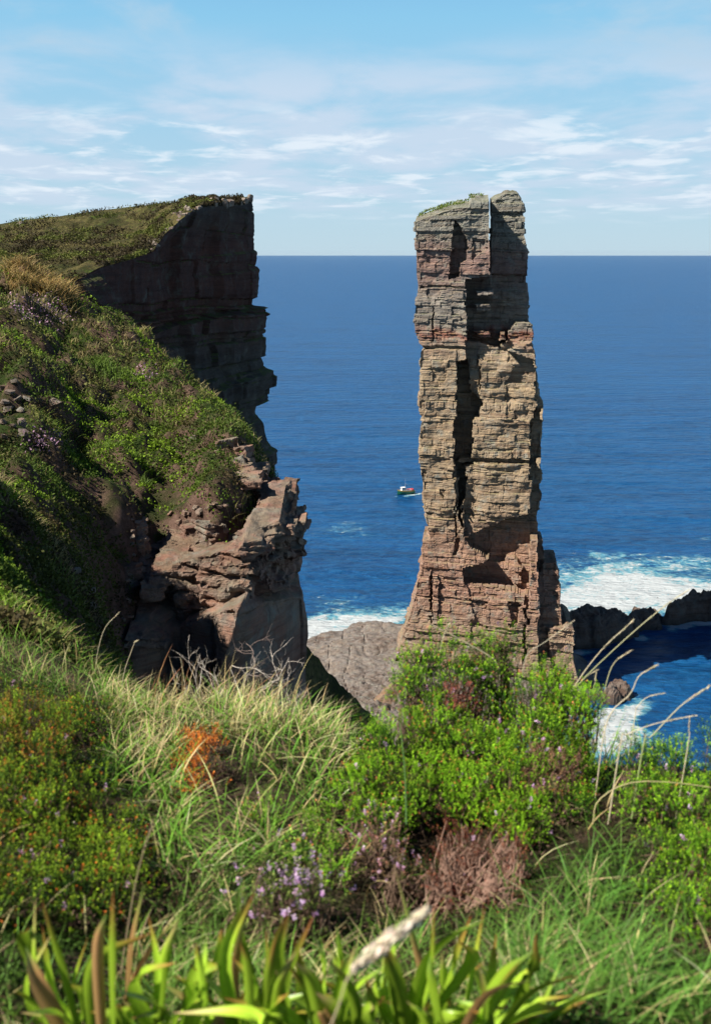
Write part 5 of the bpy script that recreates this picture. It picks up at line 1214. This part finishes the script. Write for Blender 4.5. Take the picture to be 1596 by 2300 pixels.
o = mk('moor_heather', *V_[:2], LEAF, col=V_[2]); tag(o, 'dark heather scattered over the far grassy headland', 'heather', kind='stuff')
# tufts along the top of the stack
n = 900
xx = rng.uniform(0.05, .95, n); zA_ = np.interp(xx, fA, zA); us_ = 870.1 + .299 * (205 + xx * 530)
yy = rng.uniform(297.5, 312, n); px_ = P(us_, 480, 300)[:, 0] + .1 * (yy - 298)
pz = zA_ + 0.5 + (yy - 298) / 16 * 1.6; yt_ = yy - .28 * (px_ - 36)
k = (fbm(np.stack([px_, yy, 0 * yy], -1) * .4, 2, 330) > -.1); n = k.sum()
V_ = ribbons(np.stack([px_, yt_, pz - .7], -1)[k], rng.uniform(.5, 1.0, n), rng.uniform(0, 6.28, n), rng.uniform(.3, 1.2, n), np.full(n, .28), cvar((0.08, 0.12, 0.02), n), cvar((0.17, 0.22, 0.04), n), 2, roll=rng.uniform(0, 3.14, n))
o = mk('grass_cap', *V_[:2], GRASS, stack, V_[2]); tag(o, kind='stuff')

# ------------------------------------------------------------------ fishing boat
def paint(name, col, rough=.45): return plain_mat(name, col, rough, .4, .12, 1.2)
HULL, WHT, RED, DECK, TRIM, GLS = paint('green_hull', (0.01, 0.13, 0.075)), paint('white_paint', (0.8, 0.8, 0.78)), paint('red_plastic', (0.55, 0.04, 0.05)), paint('deck', (0.22, 0.10, 0.07)), paint('yellow_trim', (0.55, 0.38, 0.12)), paint('dark_glass', (0.02, 0.025, 0.03), .1)
bx_, by_ = sea_point(911, 1107); bx_, by_ = float(bx_), float(by_)
boat = empty('fishing_boat', (bx_, by_, 0)); boat.rotation_euler = (0, 0, math.pi + .42); tag(boat, 'small green fishing boat with white wheelhouse and pink buoys, left of the stack', 'fishing boat')
def hull():
    xs = np.linspace(-4.6, 4.9, 26); th = np.linspace(-np.pi / 2, np.pi / 2, 13); V = []
    for x in xs:
        t = (x + 4.6) / 9.5; b = 1.55 * (1 - max(0, (t - .45) / .55) ** 2.2) * (.82 + .18 * min(1, t / .2)); b = max(b, .04)
        sh = 1.15 + .95 * t ** 2.4; row = []
        for a in th: row.append((x + (.5 * t ** 3) * (1 - abs(math.cos(a))) * 0, math.copysign(b * abs(math.sin(a)) ** .6, a) if abs(a) > 1e-6 else 0, -.7 + (sh + .7) * (1 - math.cos(a) ** .8)))
        V.append(row)
    V = np.array(V); Fq = gridf(26, 13); return V, Fq
hv, hf = hull(); mk('hull', hv, hf, HULL, boat, smooth=True)
tr_ = []
for sgn in (0, 12):
    l = hv[:, sgn]; 
    for dz_, r_ in ((0.0, .09), (-.38, .05)): tr_.append(tube(l + [0, (-.03 if sgn == 0 else .03), dz_], r_, r_, (1, 1, 1), 6)[:2])
tv, tf = merge(tr_); mk('rubbing_strake', tv, tf, TRIM, boat)
dk = np.stack([hv[:, 0] * [1, .97, 1] - [0, 0, .35], hv[:, 12] * [1, .97, 1] - [0, 0, .35]], 1); mk('deck', dk, gridf(26, 2), DECK, boat)
st_ = np.array([hv[0, 0], hv[0, 12], hv[0, 9], hv[0, 3]]); mk('transom', st_, [[0, 1, 2, 3]], HULL, boat)
def box(name, c, s, mat, parent, bev=.06, taper=1.0):
    bm = bmesh.new(); bmesh.ops.create_cube(bm, size=1)
    for v in bm.verts:
        k = taper if v.co.z > 0 else 1; v.co = Vector((c[0] + v.co.x * s[0] * k, c[1] + v.co.y * s[1] * k, c[2] + v.co.z * s[2]))
    bmesh.ops.bevel(bm, geom=bm.edges[:], offset=bev, segments=2, affect='EDGES'); me = bpy.data.meshes.new(name); bm.to_mesh(me); bm.free(); me.materials.append(mat)
    o = bpy.data.objects.new(name, me); COL.objects.link(o); o.parent = parent; return o
wh = box('wheelhouse', (1.7, 0, 2.15), (2.1, 1.9, 1.9), WHT, boat, .12, .93); box('roof', (1.65, 0, 3.16), (2.4, 2.1, .14), WHT, boat, .05)
for s_ in (-1, 1):
    for x_ in (1.0, 1.6, 2.2): box('window', (x_, s_ * .93, 2.5), (.42, .06, .5), GLS, wh, .015)
for y_ in (-.5, 0, .5): box('window', (2.68, y_, 2.5), (.06, .38, .5), GLS, wh, .015)
box('deck_rail', (-1.0, 1.35, 1.75), (3.2, .1, .5), WHT, boat, .03); box('deck_rail', (-1.0, -1.35, 1.75), (3.2, .1, .5), WHT, boat, .03)
tv = tube([(0.4, 0, 1), (.4, 0, 4), (.4, 0, 7.6)], .10, .05, (1, 1, 1), 8); mk('mast', tv[0], tv[1], paint('mast_paint', (0.35, 0.38, 0.42)), boat)
tv = tube([(0.4, 0, 5.2), (-2.2, 0, 3.6)], .05, .04, (1, 1, 1), 6); mk('boom', tv[0], tv[1], WHT, boat)
box('winch', (-1.2, 0, 1.65), (.9, 1.0, .9), RED, boat, .15)
for i, (x_, y_, z_, s_) in enumerate([(-2.6, .9, 1.6, .42), (-3.2, .9, 1.65, .45), (-3.8, .7, 1.7, .4), (-2.9, -.9, 1.6, .42), (-3.6, -.8, 1.7, .42), (-3.3, 0, 1.9, .45), (-4.1, 0, 1.7, .4), (-2.6, .2, 1.7, .36)]):
    v_, f_ = rock_shape(1, 40, 1); th = np.linspace(0, np.pi, 9); ph = np.linspace(0, 6.283, 16, endpoint=False)
    V_ = np.stack([np.sin(th)[:, None] * np.cos(ph), np.sin(th)[:, None] * np.sin(ph), 1.15 * np.cos(th)[:, None] + 0 * ph], -1) * s_
    b_ = mk('buoy', V_, gridf(9, 16, True), RED if i % 3 else paint('pink_plastic', (0.6, 0.16, 0.14)), None, smooth=True)
    a_ = math.pi + .42; b_.location = (bx_ + x_ * math.cos(a_) - y_ * math.sin(a_), by_ + x_ * math.sin(a_) + y_ * math.cos(a_), z_)
    tag(b_, 'round red buoy heaped with others on the stern of the green boat' if i % 3 else 'round pale pink buoy among the red ones on the stern of the green boat', 'buoy', 'buoys on the stern of the fishing boat')

# ------------------------------------------------------------------ sea air
hz = M('sea_air'); vp = hz.n('ShaderNodeVolumePrincipled'); vp.inputs['Color'].default_value = (0.72, 0.84, 1.0, 1); vp.inputs['Density'].default_value = 0.5 / 110000; vp.inputs['Anisotropy'].default_value = 0.3
hz.t.links.new(vp.outputs[0], hz.out.inputs['Volume'])
bm = bmesh.new(); bmesh.ops.create_cube(bm, size=1); HX, HY0, HY1 = 66000, -300, 41000
for v in bm.verts: v.co = Vector((v.co.x * 2 * HX, HY0 if v.co.y < 0 else HY1, -6.0 if v.co.z < 0 else 141.0))
me = bpy.data.meshes.new('haze'); bm.to_mesh(me); bm.free(); me.materials.append(hz.m); o = bpy.data.objects.new('haze', me); COL.objects.link(o); tag(o, kind='stuff')
